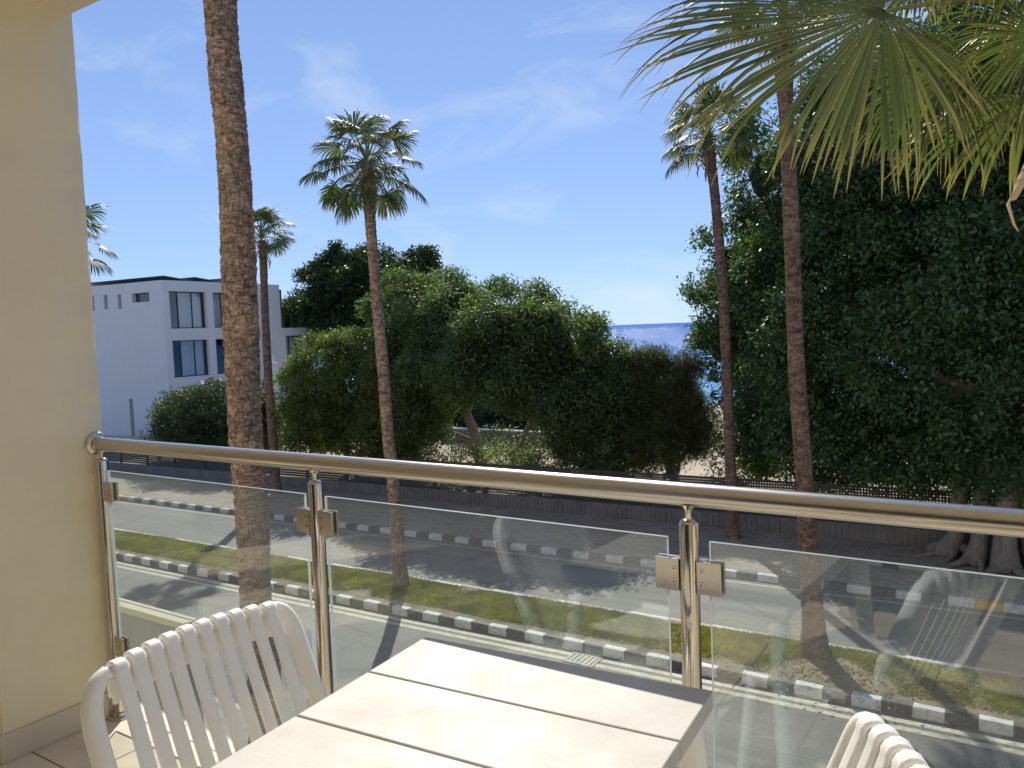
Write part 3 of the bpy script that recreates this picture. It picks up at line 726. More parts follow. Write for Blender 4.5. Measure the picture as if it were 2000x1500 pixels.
small_tree('bushy_tree', 'bushy olive green tree beside the white house', 'tree', (-27.0, 26.8, -0.35),
    [(-27.89, 26.5, 3.51, 1.92, 2.52), (-26.45, 27.0, 5.14, 1.35, 1.2), (-29.83, 26.5, 3.24, 1.0, 2.0), (-26.15, 27.0, 2.53, 2.25, 2.01), (-28.53, 26.0, 1.61, 1.56, 1.44), (-24.64, 27.0, 1.4, 2.0, 1.28)],
    M['bush_leaf'], [((-27, 26.8, -0.35), (-27.4, 26.7, 3), 0.16, 0.07), ((-26.6, 26.8, -0.3), (-25.8, 27, 2.6), 0.12, 0.05)],
    22, kc=0.88, kt=0.9, leaf=(0.13, 0.055), dens=17.0, per=28, spread=0.30, core=0.45, hang=0.2, sub=11)
small_tree('tamarisk_tree', 'feathery olive brown tamarisk in front of the sea gap', 'tree', (-11.0, 27.0, -0.15),
    [(-11.17, 27.0, 3.08, 1.14, 1.66), (-11.95, 27.0, 3.44, 0.84, 1.4), (-10.04, 27.0, 2.2, 0.81, 1.08), (-11.29, 26.7, 1.85, 1.46, 1.0), (-10.47, 27.0, 4.15, 0.45, 0.8), (-11.6, 27.0, 4.5, 0.4, 0.55)],
    M['tam_leaf'], [((-11, 27, -0.15), (-11.2, 27, 3.0), 0.14, 0.05), ((-11, 27, 0.4), (-10.2, 27, 2.4), 0.09, 0.03)],
    23, kc=0.9, kt=0.9, leaf=(0.24, 0.022), dens=18, per=44, spread=0.32, core=0.50, hang=-0.55)
small_tree('low_tree', 'dark low tree between the domed tree and the tamarisk', 'tree', (-13.4, 27.3, -0.17),
    [(-13.56, 27.0, 1.67, 2.12, 1.25), (-15.88, 28.0, 1.95, 1.24, 1.03), (-12.71, 27.5, 2.61, 1.15, 1.54)],
    M['mid_leaf'], [((-13.4, 27.3, -0.17), (-13.2, 27.2, 1.8), 0.12, 0.06)], 24, kc=0.9, kt=0.9, leaf=(0.16, 0.06), dens=12, per=28, spread=0.32, core=0.55, hang=0.3)
small_tree('pine_tree', 'tall dark tree rising behind the garden trees and the white house', 'tree', (-43.5, 45.0, -0.5),
    [(-46.2, 45.0, 9.6, 2.6, 2.9), (-41.59, 45.0, 9.9, 3.2, 2.1), (-37.58, 45.0, 10.4, 1.8, 1.3), (-49.26, 45.0, 7.4, 2.4, 2.3), (-43.68, 45.0, 6.53, 3.53, 2.35), (-40.0, 45.5, 7.5, 3.0, 2.2), (-45.4, 45, 12.0, 1.1, 1.0), (-47.5, 45, 10.9, 0.9, 0.9), (-42.8, 45, 11.9, 0.8, 0.7), (-36.6, 45, 11.2, 0.7, 0.6)],
    M['back_leaf'], [((-43.5, 45, -0.5), (-43.6, 45, 7), 0.35, 0.15), ((-43.6, 45, 5.5), (-46, 45, 9), 0.16, 0.06), ((-43.6, 45, 6), (-40, 45, 9.5), 0.16, 0.06)],
    25, leaf=(0.27, 0.12), dens=7, per=26, spread=0.48, core=0.48, hang=0.1, sub=13)
small_tree('oleander_bush', 'grey green oleander clump in front of the white house', 'bush', (-36.5, 26.1, -0.45),
    [(-36.54, 26.0, 2.2, 2.15, 1.48), (-39.27, 26.0, 1.75, 1.33, 1.25), (-34.02, 26.3, 2.4, 2.09, 1.3), (-32.77, 26.5, 1.6, 1.29, 1.16), (-37.5, 26.3, 0.8, 2.4, 1.2), (-34.3, 26.6, 0.8, 2.2, 1.2)],
    M['oleander_leaf'], [((-36.5, 26.1, -0.45), (-36.3, 26, 1.8), 0.08, 0.04), ((-34.5, 26.2, -0.45), (-34.2, 26.3, 1.8), 0.08, 0.04)],
    26, kc=0.93, kt=0.93, leaf=(0.22, 0.06), dens=9, per=26, spread=0.32, core=0.6, hang=-0.45)
small_tree('hedge', 'dark hedge behind the low garden wall, under the domed tree', 'hedge', (-24.0, 37.0, 0.2),
    [(-33 + 2.6 * i, 36.5 + 0.5 * (i % 3), 1.3 + 0.35 * math.sin(i * 2.3), 1.9, 1.5) for i in range(7)] + [(-31 + 4.4 * i, 37.5, 3.0 + 0.4 * math.sin(i * 1.7), 2.2, 1.5) for i in range(4)],
    M['back_leaf'], [((-24, 37, 0.2), (-24.3, 37, 2.2), 0.08, 0.04), ((-28, 37, 0.2), (-28.3, 37, 2.2), 0.08, 0.04)], 27, leaf=(0.24, 0.10), dens=5, per=24, spread=0.45, core=0.7, hang=0.1)
SHR = 'shrubs growing along the back of the fence'
def shrub(label, lobes, mat, seed, **kw):
    lobes = [nearer(l, 0.93) for l in lobes]; x, y = lobes[0][0], lobes[0][1]
    kw.setdefault('leaf', (0.10, 0.045))
    return small_tree('shrub', label, 'shrub', (x, y, gz(x) + 0.47), lobes, mat, [((x, y, gz(x) + 0.47), (x + 0.1, y, lobes[0][2]), 0.04, 0.02), ((x + 0.15, y, gz(x) + 0.48), (x - 0.2, y, lobes[0][2]), 0.03, 0.015)], seed, SHR, dens=9, per=16, spread=0.26, core=0, hang=0.1, **kw)
shrub('sunlit yellow green shrub at the foot of the domed tree', [(-18.03, 26.5, 0.9, 1.28, 0.66), (-19.32, 26.0, 0.95, 0.83, 0.52)], M['bush_leaf'], 31)
shrub('sparse shrub beside the dark bin below the tamarisk', [(-12.1, 25.5, 0.90, 1.0, 0.55), (-13.24, 25.5, 0.95, 0.92, 0.46)], M['mid_leaf'], 32)
shrub('small glossy shrub at the foot of the thin leaning palm', [(-8.06, 25.0, 1.05, 0.65, 0.57), (-8.6, 24.6, 1.2, 0.36, 0.6), (-8.3, 24.4, 2.2, 0.35, 0.6)], M['bush_leaf'], 33)
shrub('thin see-through shrub under the fig tree, nearer the trunk roots', [(-3.75, 25.0, 1.25, 0.85, 0.42), (-2.6, 25.0, 1.2, 0.6, 0.4)], M['mid_leaf'], 34)
shrub('straggly shrub under the fig tree behind the median palm', [(-5.1, 25.0, 1.2, 0.8, 0.4), (-6.16, 25.0, 1.25, 0.5, 0.5)], M['mid_leaf'], 35)
shrub('pale dry shrub beside the fallen bough of the domed tree', [(-21.8, 26.5, 0.55, 0.8, 0.4), (-22.6, 26.3, 0.5, 0.6, 0.35)], M['tam_leaf'], 36)
shrub('round dark shrub left of the forked trunk of the domed tree', [(-23.6, 26.0, 0.75, 0.9, 0.7), (-24.6, 26.0, 0.6, 0.8, 0.6)], M['mid_leaf'], 38)
shrub('wide dark shrub between the domed tree and the low dark tree', [(-16.0, 26.2, 0.75, 1.1, 0.7), (-14.7, 26.0, 0.7, 0.9, 0.6), (-17.0, 26.4, 0.6, 0.7, 0.5)], M['mid_leaf'], 39)
shrub('dark shrub in the shade right behind the forked trunk', [(-21.0, 30.2, 0.9, 1.6, 0.8), (-19.2, 30.0, 0.8, 1.2, 0.7), (-22.8, 30.0, 0.7, 1.0, 0.6)], M['back_leaf'], 40)
shrub('dense dark shrub by the fence beneath the left side of the domed tree', [(-20.3, 25.2, 1.15, 0.9, 0.65), (-21.3, 25.2, 1.05, 0.8, 0.6), (-22.2, 25.3, 1.0, 0.7, 0.55)], M['mid_leaf'], 41)
shrub('dense dark shrub by the fence beneath the right side of the domed tree', [(-16.0, 25.0, 1.0, 0.8, 0.55), (-15.0, 25.0, 1.0, 0.8, 0.55)], M['mid_leaf'], 42)
shrub('low grey shrub by the wall of the white house', [(-44.5, 28.0, 0.35, 0.9, 0.5), (-43.6, 28.0, 0.2, 0.6, 0.35)], M['oleander_leaf'], 37)

# ------------------------------------------------------------------ palms
def interp_path(path, step):
    P = [Vector(p[:3]) for p in path]; r = [p[3] for p in path]
    out = []; rr = []
    for i in range(len(P) - 1):
        p0 = P[max(i - 1, 0)]; p1 = P[i]; p2 = P[i + 1]; p3 = P[min(i + 2, len(P) - 1)]
        k = max(1, int(round((p2 - p1).length / step)))
        for j in range(k):
            t = j / k
            out.append(0.5 * ((2 * p1) + (p2 - p0) * t + (2 * p0 - 5 * p1 + 4 * p2 - p3) * t * t + (3 * p1 - p0 - 3 * p2 + p3) * t ** 3))
            rr.append(r[i] + (r[i + 1] - r[i]) * t)
    out.append(P[-1]); rr.append(r[-1])
    return np.array([tuple(p) for p in out]), np.array(rr)

def palm_trunk(path, base, mat, parent, n=40, step=0.025, rough=0.05, seed=1, ring=0.055):
    C, r = interp_path(path, step); C = C - np.array(base); k = len(C)
    rng = np.random.default_rng(seed)
    th = np.linspace(0, 2 * math.pi, n, endpoint=False)
    s = np.arange(k) * step
    # leaf scars: saw-tooth rings, broken and shifted round the trunk
    ph = rng.random(8) * 6.28
    shift = 0.35 * np.sin(th * 2 + ph[0])[None, :] + 0.25 * np.sin(th * 5 + ph[1])[None, :] + 0.5 * np.sin(s[:, None] * 1.1 + th[None, :] + ph[2])
    saw = np.mod(s[:, None] / ring + shift, 1.0)
    kk = max(1, int(round(0.05 / step))); cell = rng.random((k // kk + 3, n // 3 + 3)) ** 1.6
    jit = rng.integers(0, kk + 1, n // 3 + 3)
    rough_n = cell[((np.arange(k)[:, None] + jit[(np.arange(n) // 3)][None, :]) // kk), (np.arange(n) // 3)[None, :]] + 0.35 * rng.random((k, n))
    lump = np.sin(s[:, None] * 2.3 + ph[3]) * 0.35 + np.sin(s[:, None] * 5.1 + 2 * th[None, :] + ph[4]) * 0.35 + np.sin(s[:, None] * 0.9 + ph[5]) * 0.4
    rad = r[:, None] * (1 + rough * ((saw - 0.5) * 0.7 + (rough_n - 0.5) * 1.3 + lump * 0.7))
    V = np.stack([C[:, None, 0] + rad * np.cos(th), C[:, None, 1] + rad * np.sin(th), np.broadcast_to(C[:, None, 2], rad.shape) + (saw - 0.5) * 0.0], 2).reshape(-1, 3)
    i = np.arange(k - 1)[:, None]; j = np.arange(n)[None, :]; j2 = (j + 1) % n
    F = np.stack([i * n + j, i * n + j2, (i + 1) * n + j2, (i + 1) * n + j], 2).reshape(-1, 4)
    return np_mesh('trunk', V, F, mat, parent, smooth=False)

def fan_frond(hub_from, hub, axis, normal, blade, nseg=40, steps=7, spread=125, fuse=0.48, droop=0.55, sag=0.10, seed=0, name='frond', mats=None, parent=None, pet_r=0.018, fold=0.18, lw=1.0, arc=0.12, frayed=0.35, sidek=0.34):
    """one fan leaf: a petiole from hub_from to hub, pleated segments radiating about axis in the plane with given normal"""
    rng = np.random.default_rng(seed)
    hub_from = Vector(hub_from); hub = Vector(hub); ax = Vector(axis).normalized(); nrm = Vector(normal)
    nrm = (nrm - ax * nrm.dot(ax)).normalized(); sd_ = nrm.cross(ax).normalized()
    V = []; F = []; A = []; MI = []; nv = 0
    da = 2 * R(spread) / nseg
    for i in range(nseg):
        a = -R(spread) + (i + 0.5) * da
        L = blade * ((1 - sidek) + sidek * math.cos(a * 0.62))
        L *= rng.uniform(0.88, 1.06)
        d = ax * math.cos(a) + sd_ * math.sin(a)
        side = (-ax * math.sin(a) + sd_ * math.cos(a))
        fz = fuse * rng.uniform(0.88, 1.15)
        bend = rng.uniform(0.5, 1.35); broke = rng.random() < frayed; bk = rng.uniform(0.62, 0.85); sw = rng.normal(0, 0.05)
        p = hub.copy(); dirc = d.copy(); prev = 0.0
        for k in range(steps + 1):
            u = k / steps
            if k:
                dl = L / steps
                g = droop * bend * (0.15 * u + 1.0 * max(0, u - fz) ** 1.2 * 2.2)
                if broke and u > bk: g += 1.1
                dd = (dirc - nrm * fold * abs(math.sin(a)) * 0.5 / steps + Vector((0, 0, -1)) * (g + sag) / steps * 2.2 + side * sw / steps * 2)
                dirc = dd.normalized(); p = p + dirc * dl
            wmax = L * u * da * 0.5 * 1.02
            wf = L * fz * da * 0.5
            wd = wmax if u <= fz else wf * (1 - ((u - fz) / (1 - fz)) ** 1.7) * 1.0 + 0.0008
            if u <= 0.02: wd = 0.004
            wd *= lw if u > fz else 1.0
            up = dirc.cross(side).normalized(); 
            if up.dot(nrm) < 0: up = -up
            h = wd * 0.55
            for q in (p - side * wd, p + up * h, p + side * wd): V.append(tuple(q))
            A += [u, u, u]
            if k:
                b0 = nv + (k - 1) * 3; b1 = nv + k * 3
                F += [(b0, b0 + 1, b1 + 1, b1), (b0 + 1, b0 + 2, b1 + 2, b1 + 1)]; MI += [0, 0]
        nv = len(V)
    # petiole
    K = 8
    for k in range(K + 1):
        u = k / K; c = hub_from.lerp(hub, u) + Vector((0, 0, 1)) * arc * math.sin(math.pi * u) * (hub - hub_from).length
        t = (hub - hub_from).normalized(); s_ = t.cross(Vector((0, 0, 1)))
        s_ = s_.normalized() if s_.length > 1e-3 else Vector((1, 0, 0)); q_ = s_.cross(t)
        r = pet_r * (1.5 - 0.85 * u)
        for j in range(6):
            an = j * math.pi / 3; V.append(tuple(c + s_ * math.cos(an) * r * 1.5 + q_ * math.sin(an) * r * 0.7)); A.append(0)
        if k:
            b0 = nv + (k - 1) * 6; b1 = nv + k * 6
            for j in range(6): F.append((b0 + j, b0 + (j + 1) % 6, b1 + (j + 1) % 6, b1 + j)); MI.append(1)
    return np_mesh(name, np.array(V), np.array(F), mats or [M['fan'], M['petiole']], parent, mi=MI, attr=A)

def palm_crown(parent, c, nf, pet, blade, seed, nseg=34, emin=-35, emax=80, dead=3, scale_w=1.0, az0=0.0):
    rnd = random.Random(seed); c = Vector(c)
    for i in range(nf):
        az_ = az0 + i * 2.39996 + rnd.uniform(-0.25, 0.25)
        u = (i + 0.5) / nf
        e = R(emax + (emin - emax) * u + rnd.uniform(-9, 9))
        d = Vector((math.cos(az_) * math.cos(e), math.sin(az_) * math.cos(e), math.sin(e)))
        pl = pet * rnd.uniform(0.72, 1.12) * (0.75 + 0.35 * (1 - abs(u - 0.5)))
        hub = c + d * pl + Vector((0, 0, -0.12 * pl * math.cos(e)))
        dn = Vector((d.x + rnd.uniform(-.3, .3), d.y + rnd.uniform(-.3, .3), d.z - rnd.uniform(0.1, 0.7))).normalized()
        s_ = dn.cross(Vector((0, 0, 1))); s_ = s_.normalized() if s_.length > 1e-3 else Vector((1, 0, 0))
        nrm = s_.cross(dn); nrm = (nrm + s_ * rnd.uniform(-0.5, 0.5)).normalized()
        if nrm.z < 0 and e < 1.2: nrm = -nrm
        fan_frond(c + d * 0.05, hub, dn, nrm, blade * rnd.uniform(0.72, 1.15), nseg=nseg, steps=7, spread=rnd.uniform(80, 125), fuse=0.56, droop=rnd.uniform(0.6, 1.3), frayed=0.55, seed=seed * 100 + i, parent=parent, pet_r=0.014, arc=0.06, sag=0.08, fold=0.5)
    b = MB(); has = False
    for i in range(dead):
        az_ = rnd.uniform(0, 6.28); d = Vector((math.cos(az_), math.sin(az_), 0)); l = rnd.uniform(0.3, 0.6)
        p0 = c + Vector((0, 0, -0.55 - 0.15 * (i % 3))) + d * 0.1
        db = MB(); db.tube([p0, p0 + d * 0.22 + Vector((0, 0, -0.02)), p0 + d * 0.30 + Vector((0, 0, -l * 0.6)), p0 + d * 0.26 + Vector((0, 0, -l))], [0.03, 0.025, 0.03, 0.012], 6, flat=0.5)
        db.build('dead_frond', M['dead_frond'], parent, smooth='all')
    # boot of old leaf bases
    bt = MB()
    for k in range(46):
        az_ = k * 2.4; z = -0.95 + 0.9 * k / 46; r = 0.13 + 0.05 * math.sin(math.pi * k / 46)
        p = c + Vector((math.cos(az_) * r * 0.8, math.sin(az_) * r * 0.8, z))
        q = c + Vector((math.cos(az_) * (r + 0.07), math.sin(az_) * (r + 0.07), z + rnd.uniform(0.10, 0.2)))
        bt.tube([p, p.lerp(q, 0.6), q], [0.03, 0.028, 0.012], 5, flat=0.5)
    bt.build('leaf_bases', M['dead_frond'], parent, smooth='all')

def palm(name, label, path, mat, seed, crown_at, nf, pet, blade, group, n=40, step=0.03, rough=0.05, **kw):
    base = path[0][:3]
    t = thing(name, label, 'palm tree', base, group=group)
    palm_trunk(path, base, mat, t, n=n, step=step, rough=rough, seed=seed)
    palm_crown(t, Vector(crown_at) - Vector(base), nf, pet, blade, seed, **kw)
    return t
G = 'tall fan palms along the street'
palm('palm_tree', 'thick bare palm trunk just beyond the balcony, its top out of view',
     [(-9.20, 7.212, 0.12, 0.27), (-9.19, 7.212, 0.5, 0.235), (-9.169, 7.212, 1.373, 0.222), (-9.251, 7.212, 2.176, 0.218), (-9.223, 7.212, 3.576, 0.222), (-9.255, 7.212, 4.66, 0.222), (-9.212, 7.212, 6.297, 0.230), (-9.168, 7.212, 7.688, 0.222), (-9.165, 7.212, 8.512, 0.213), (-9.23, 7.212, 9.746, 0.213), (-9.238, 7.212, 10.553, 0.213), (-9.22, 7.212, 12.0, 0.21), (-9.2, 7.212, 13.6, 0.2)],
     M['palm_bark'], 1, (-9.2, 7.21, 13.7), 22, 0.8, 0.9, G, n=84, step=0.014, rough=0.062)
palm('palm_tree', 'palm on the median with its whole crown against the open sky',
     [(-12.567, 13.956, 0.0, 0.21), (-12.60, 13.956, 0.4, 0.175), (-12.634, 13.956, 1.196, 0.152), (-12.677, 13.956, 2.292, 0.137), (-12.777, 13.956, 3.743, 0.133), (-12.828, 13.956, 5.187, 0.133), (-12.91, 13.956, 6.621, 0.127), (-12.976, 13.956, 8.046, 0.121), (-13.005, 13.956, 8.813, 0.128), (-12.986, 13.956, 9.4, 0.15), (-12.995, 13.956, 9.9, 0.12)],
     M['palm_bark'], 2, (-12.99, 13.956, 9.95), 34, 0.98, 0.70, G, rough=0.07, emin=-55)
palm('palm_tree', 'palm on the median right of the sea gap, trunk flaring at its foot',
     [(-3.269, 14.238, 0.0, 0.30), (-3.28, 14.238, 0.35, 0.235), (-3.294, 14.238, 0.826, 0.189), (-3.35, 14.238, 1.912, 0.155), (-3.419, 14.238, 3.351, 0.146), (-3.517, 14.238, 5.131, 0.134), (-3.56, 14.238, 7.064, 0.130), (-3.605, 14.238, 8.797, 0.126), (-3.645, 14.238, 9.657, 0.125), (-3.658, 14.238, 10.1, 0.15), (-3.653, 14.238, 10.9, 0.13)],
     M['palm_bark_grey'], 3, (-3.65, 14.238, 11.1), 20, 0.7, 0.75, G, rough=0.055, emin=-5)
palm('palm_tree', 'thin dark palm at the edge of the fig tree beside the sea',
     [(-7.0, 21.264, 0.06, 0.19), (-7.012, 21.264, 0.5, 0.16), (-7.029, 21.264, 1.491, 0.146), (-7.073, 21.264, 3.596, 0.14), (-7.123, 21.264, 6.093, 0.133), (-7.226, 21.264, 8.017, 0.130), (-7.336, 21.264, 9.523, 0.126), (-7.431, 21.264, 10.30, 0.16), (-7.479, 21.264, 10.9, 0.12)],
     M['palm_bark_grey'], 4, (-7.48, 21.264, 10.95), 26, 0.95, 0.74, G, rough=0.07, emin=-30, dead=5)
palm('palm_tree', 'slim small palm right behind the thick trunk, in front of the white house',
     [(-25.336, 21.072, -0.17, 0.2), (-25.36, 21.072, 0.5, 0.175), (-25.415, 21.072, 2.153, 0.163), (-25.452, 21.072, 5.201, 0.153), (-25.387, 21.072, 8.008, 0.138), (-25.342, 21.072, 9.1, 0.16), (-25.349, 21.072, 9.8, 0.12)],
     M['palm_bark_grey'], 5, (-25.35, 21.072, 9.9), 28, 0.92, 0.66, G, rough=0.07, emin=-15, emax=85)
palm('palm_tree', 'palm mostly hidden behind the cream pillar, only frond tips showing',
     [(-26.4, 13.9, -0.33, 0.2), (-26.4, 13.9, 2, 0.15), (-26.45, 13.9, 5.5, 0.14), (-26.5, 13.9, 9.2, 0.13)],
     M['palm_bark_grey'], 6, (-26.55, 13.9, 9.4), 20, 1.1, 0.85, G, rough=0.06, emin=-50)

# ---- the near palm whose fronds hang into the top right
def near_palm():
    base = (0.55, 6.2, 0.14)
    t = thing('palm_tree', 'nearest palm at the right, its big green fans hanging across the top', 'palm tree', base, group=G)
    B = Vector(base)
    palm_trunk([(0.55, 6.2, 0.13, 0.27), (0.55, 6.2, 0.6, 0.22), (0.53, 6.2, 3, 0.2), (0.5, 6.2, 5.6, 0.19), (0.48, 6.2, 7.3, 0.2)], base, M['palm_bark'], t, n=40, step=0.03, seed=9)
    mats = [M['fan_near'], M['petiole']]
    left = Vector((-0.835, -0.549, 0.037)); down = Vector((0.006, -0.078, -0.997)); toward = Vector((0.55, -0.832, 0.069))
    C = Vector((0.45, 6.1, 7.45)) - B
    def F(hub, axis, nrm, blade, seed, **kw):
        fan_frond(C, Vector(hub) - B, axis, nrm, blade, seed=seed, parent=t, mats=mats, pet_r=0.022, **kw)
    F((-0.72, 4.82, 7.62), left * 0.95 + down * 0.24 + toward * 0.10, toward * 0.75 - down * 0.55 + left * 0.1, 1.50, 901, nseg=128, steps=14, spread=130, fuse=0.58, droop=0.40, sag=0.02, fold=0.45, arc=0.10, frayed=0.45, sidek=0.80)
    F((-0.46, 5.35, 7.42), left * 0.30 + down * 0.9 - toward * 0.15, toward * 0.9 - down * 0.2, 0.70, 902, nseg=84, steps=11, spread=112, fuse=0.42, droop=0.7, sag=0.1, fold=0.3, arc=0.10, frayed=0.5)
    F((-0.02, 5.40, 7.50), left * 0.35 + down * 0.8 + toward * 0.2, toward * 0.8 - down * 0.3 - left * 0.3, 0.76, 903, nseg=84, steps=11, spread=118, fuse=0.42, droop=0.7, sag=0.1, fold=0.3, arc=0.10, frayed=0.5)
    F((-0.62, 5.7, 7.62), left * 0.75 + down * 0.55 - toward * 0.3, toward * 0.6 - down * 0.7, 0.80, 904, nseg=84, steps=11, spread=110, fuse=0.42, droop=0.75, sag=0.1, fold=0.3, frayed=0.5)
    F((-0.25, 5.0, 8.05), left * 0.5 + down * 0.5 + toward * 0.4, toward * 0.5 - down * 0.8, 0.82, 905, nseg=80, steps=11, spread=110, fuse=0.42, droop=0.8, sag=0.1, fold=0.3, frayed=0.5)
    F((0.15, 5.3, 7.95), left * 0.3 + down * 0.8 + toward * 0.3, toward * 0.7 - down * 0.5, 0.85, 907, nseg=76, steps=10, spread=112, fuse=0.42, droop=0.8, sag=0.1, fold=0.3, frayed=0.5)
    F((-0.75, 6.6, 8.3), left * 0.9 - down * 0.1 - toward * 0.4, toward * 0.4 - down * 0.9, 0.95, 906, nseg=50, steps=9, spread=110, droop=0.7)
    rnd = random.Random(77)
    for k in range(9):
        a = R(-75 + k * 24); e = R(rnd.uniform(-5, 65)); d = Vector((math.cos(a) * math.cos(e), math.sin(a) * math.cos(e), math.sin(e)))
        hub = C + B + d * 1.2
        s_ = d.cross(Vector((0, 0, 1))).normalized()
        F(hub, d - Vector((0, 0, 0.4)), s_.cross(d), 1.15, 910 + k, nseg=36, steps=7, spread=115, droop=0.8)
    b = MB()
    def P(x, y, z): return Vector((x, y, z)) - B
    b.tube([P(0.42, 6.1, 7.2), P(0.12, 5.75, 7.08), P(-0.03, 5.58, 6.90), P(-0.10, 5.46, 6.72), P(-0.135, 5.38, 6.62)], [0.05, 0.05, 0.048, 0.036, 0.022], 8, flat=0.45)
    b.tube([P(-0.10, 5.46, 6.72), P(-0.16, 5.39, 6.60), P(-0.13, 5.38, 6.48), P(-0.11, 5.38, 6.44)], [0.012, 0.011, 0.008, 0.004], 6, flat=0.5)
    b.tube([P(-0.02, 5.57, 6.91), P(-0.03, 5.50, 6.70), P(0.02, 5.48, 6.58)], [0.02, 0.015, 0.006], 6, flat=0.4)
    b.build('dead_frond', M['stub'], t, smooth='all')
near_palm()

# ------------------------------------------------------------------ the white house
def house():
    t = thing('white_house', 'white three storey modern house with dark framed windows', 'house', (-46.27, 30.4, -0.6), R(4.8))
    # local axes: +y recedes along the right-hand face, -x runs along the left-hand face
    def wall_holes(axis, u0, u1, z0, z1, holes, depth):
        b = MB()
        us = sorted({u0, u1, *[h[0] for h in holes], *[h[1] for h in holes]}); zs = sorted({z0, z1, *[h[2] for h in holes], *[h[3] for h in holes]})
        def P(u, d, z): return (-d, u, z) if axis == 'y' else (-u, d, z)
        for a, c in zip(us, us[1:]):
            for e, f in zip(zs, zs[1:]):
                if any(h[0] <= a and c <= h[1] and h[2] <= e and f <= h[3] for h in holes): continue
                b.add([P(a, 0, e), P(c, 0, e), P(c, 0, f), P(a, 0, f)], [(0, 1, 2, 3)])
        for a, c, e, f in [h[:4] for h in holes]:
            for q in ([P(a, 0, e), P(a, 0, f), P(a, depth, f), P(a, depth, e)], [P(c, 0, e), P(c, depth, e), P(c, depth, f), P(c, 0, f)], [P(a, 0, e), P(a, depth, e), P(c, depth, e), P(c, 0, e)], [P(a, 0, f), P(c, 0, f), P(c, depth, f), P(a, depth, f)]):
                b.add(q, [(0, 1, 2, 3)])
        return b, P
    H = 10.5; o_ = 0.4
    wins = [(0.06 + o_, 2.97 + o_, 7.43, 9.81), (3.54 + o_, 6.6 + o_, 7.43, 9.81), (0.08 + o_, 2.96 + o_, 4.28, 6.66), (3.54 + o_, 6.6 + o_, 4.28, 6.66)]
    b, P = wall_holes('y', 0, 10.1, 0, H, wins, 0.32)
    ext = [(10.5, 12.4, 4.45, 6.72)]
    b2, _ = wall_holes('y', 10.1, 13.06, 0, 7.3, ext, 0.32)
    sl = [(6.87, 7.25, 8.90, 9.88), (5.46, 5.84, 8.90, 9.85), (4.04, 4.41, 8.88, 9.82), (1.26, 2.96, 9.22, 9.80), (3.6, 4.0, 0.3, 2.94)]
    b3, PX = wall_holes('x', 0, 14, 0, H, sl, 0.30)
    wl = MB()
    for q in (b, b2, b3): wl.add(q.v, q.f)
    wl.add([(-14, 0, 0), (-14, 10.1, 0), (-14, 10.1, H), (-14, 0, H)], [(0, 1, 2, 3)])
    wl.add([(-14, 10.1, 0), (0, 10.1, 0), (0, 10.1, H), (-14, 10.1, H)], [(0, 1, 2, 3)])
    wl.add([(-8, 13.06, 0), (0, 13.06, 0), (0, 13.06, 7.3), (-8, 13.06, 7.3)], [(0, 1, 2, 3)])
    wl.build('wall', M['white_render'], t)
    rf = MB(); rf.box(-13.7, 0.3, H - 0.45, -0.3, 9.8, H - 0.3); rf.box(-8, 10.1, 7.0, -0.02, 13.04, 7.12)
    for z0 in (3.5, 7.0):
        rf.box(-13.7, 0.35, z0, -0.5, 9.8, z0 + 0.12)
    rf.build('roof', M['white_render'], t)
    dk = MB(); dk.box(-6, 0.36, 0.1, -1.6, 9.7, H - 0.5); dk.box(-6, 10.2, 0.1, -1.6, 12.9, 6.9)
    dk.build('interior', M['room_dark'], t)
    def window(a, c, e, f, muls, curt=True):
        fr = MB(); d0, d1 = 0.24, 0.30; k = 0.06
        def bx(u0, u1, z0, z1): 
            fr.box(-d1, u0, z0, -d0, u1, z1)
        bx(a, c, f - k, f - 0.002); bx(a, c, e + 0.002, e + k); bx(a + 0.002, a + k, e + k, f - k); bx(c - k, c - 0.002, e + k, f - k)
        for q in muls: bx(q - 0.035, q + 0.035, e + k, f - k)
        w_ = fr.build('window', M['win_frame'], t)
        pn = MB(); pn.add([(-0.275, a + k, e + k), (-0.275, c - k, e + k), (-0.275, c - k, f - k), (-0.275, a + k, f - k)], [(0, 1, 2, 3)])
        pn.build('pane', M['pane'], w_)
        if curt:
            cu = MB(); n = 60; V = []; F = []
            for i in range(n + 1):
                u = a + (c - a) * i / n
                for z in (e, f): V.append((-0.55 - 0.05 * math.sin(i * 1.3), u, z))
            for i in range(n):
                if curt == 'part' and 0.18 < i / n < 0.34: continue
                F.append((2 * i, 2 * i + 2, 2 * i + 3, 2 * i + 1))
            cu.add(V, F); cu.build('curtain', M['curtain'], w_, smooth='all')
    for (a, c, e, f), cu in zip(wins, ('part', True, 'part', 'part')):
        window(a, c, e, f, [a + 0.28 * (c - a), a + 0.66 * (c - a)], cu)
    window(*ext[0], [10.5 + 0.55, 10.5 + 1.3], True)
    for a, c, e, f in sl:
        s_ = MB(); s_.add([(-a, 0.29, e), (-c, 0.29, e), (-c, 0.29, f), (-a, 0.29, f)], [(0, 3, 2, 1)])
        fr = s_.build('slit_window', M['pane'], t)
        k = MB(); k.add([(-a, 0.33, e), (-c, 0.33, e), (-c, 0.33, f), (-a, 0.33, f)], [(0, 3, 2, 1)]); k.build('dark_backing', M['room_dark'], fr)  # dark sheet painted as the shade of the room behind the glass
        if c - a > 1:
            k = MB()
            for z0, z1 in ((f - 0.06, f), (e, e + 0.05)): k.box(-c + 0.001, 0.25, z0, -a - 0.35, 0.285, z1)
            k.build('frame', M['win_frame'], fr)
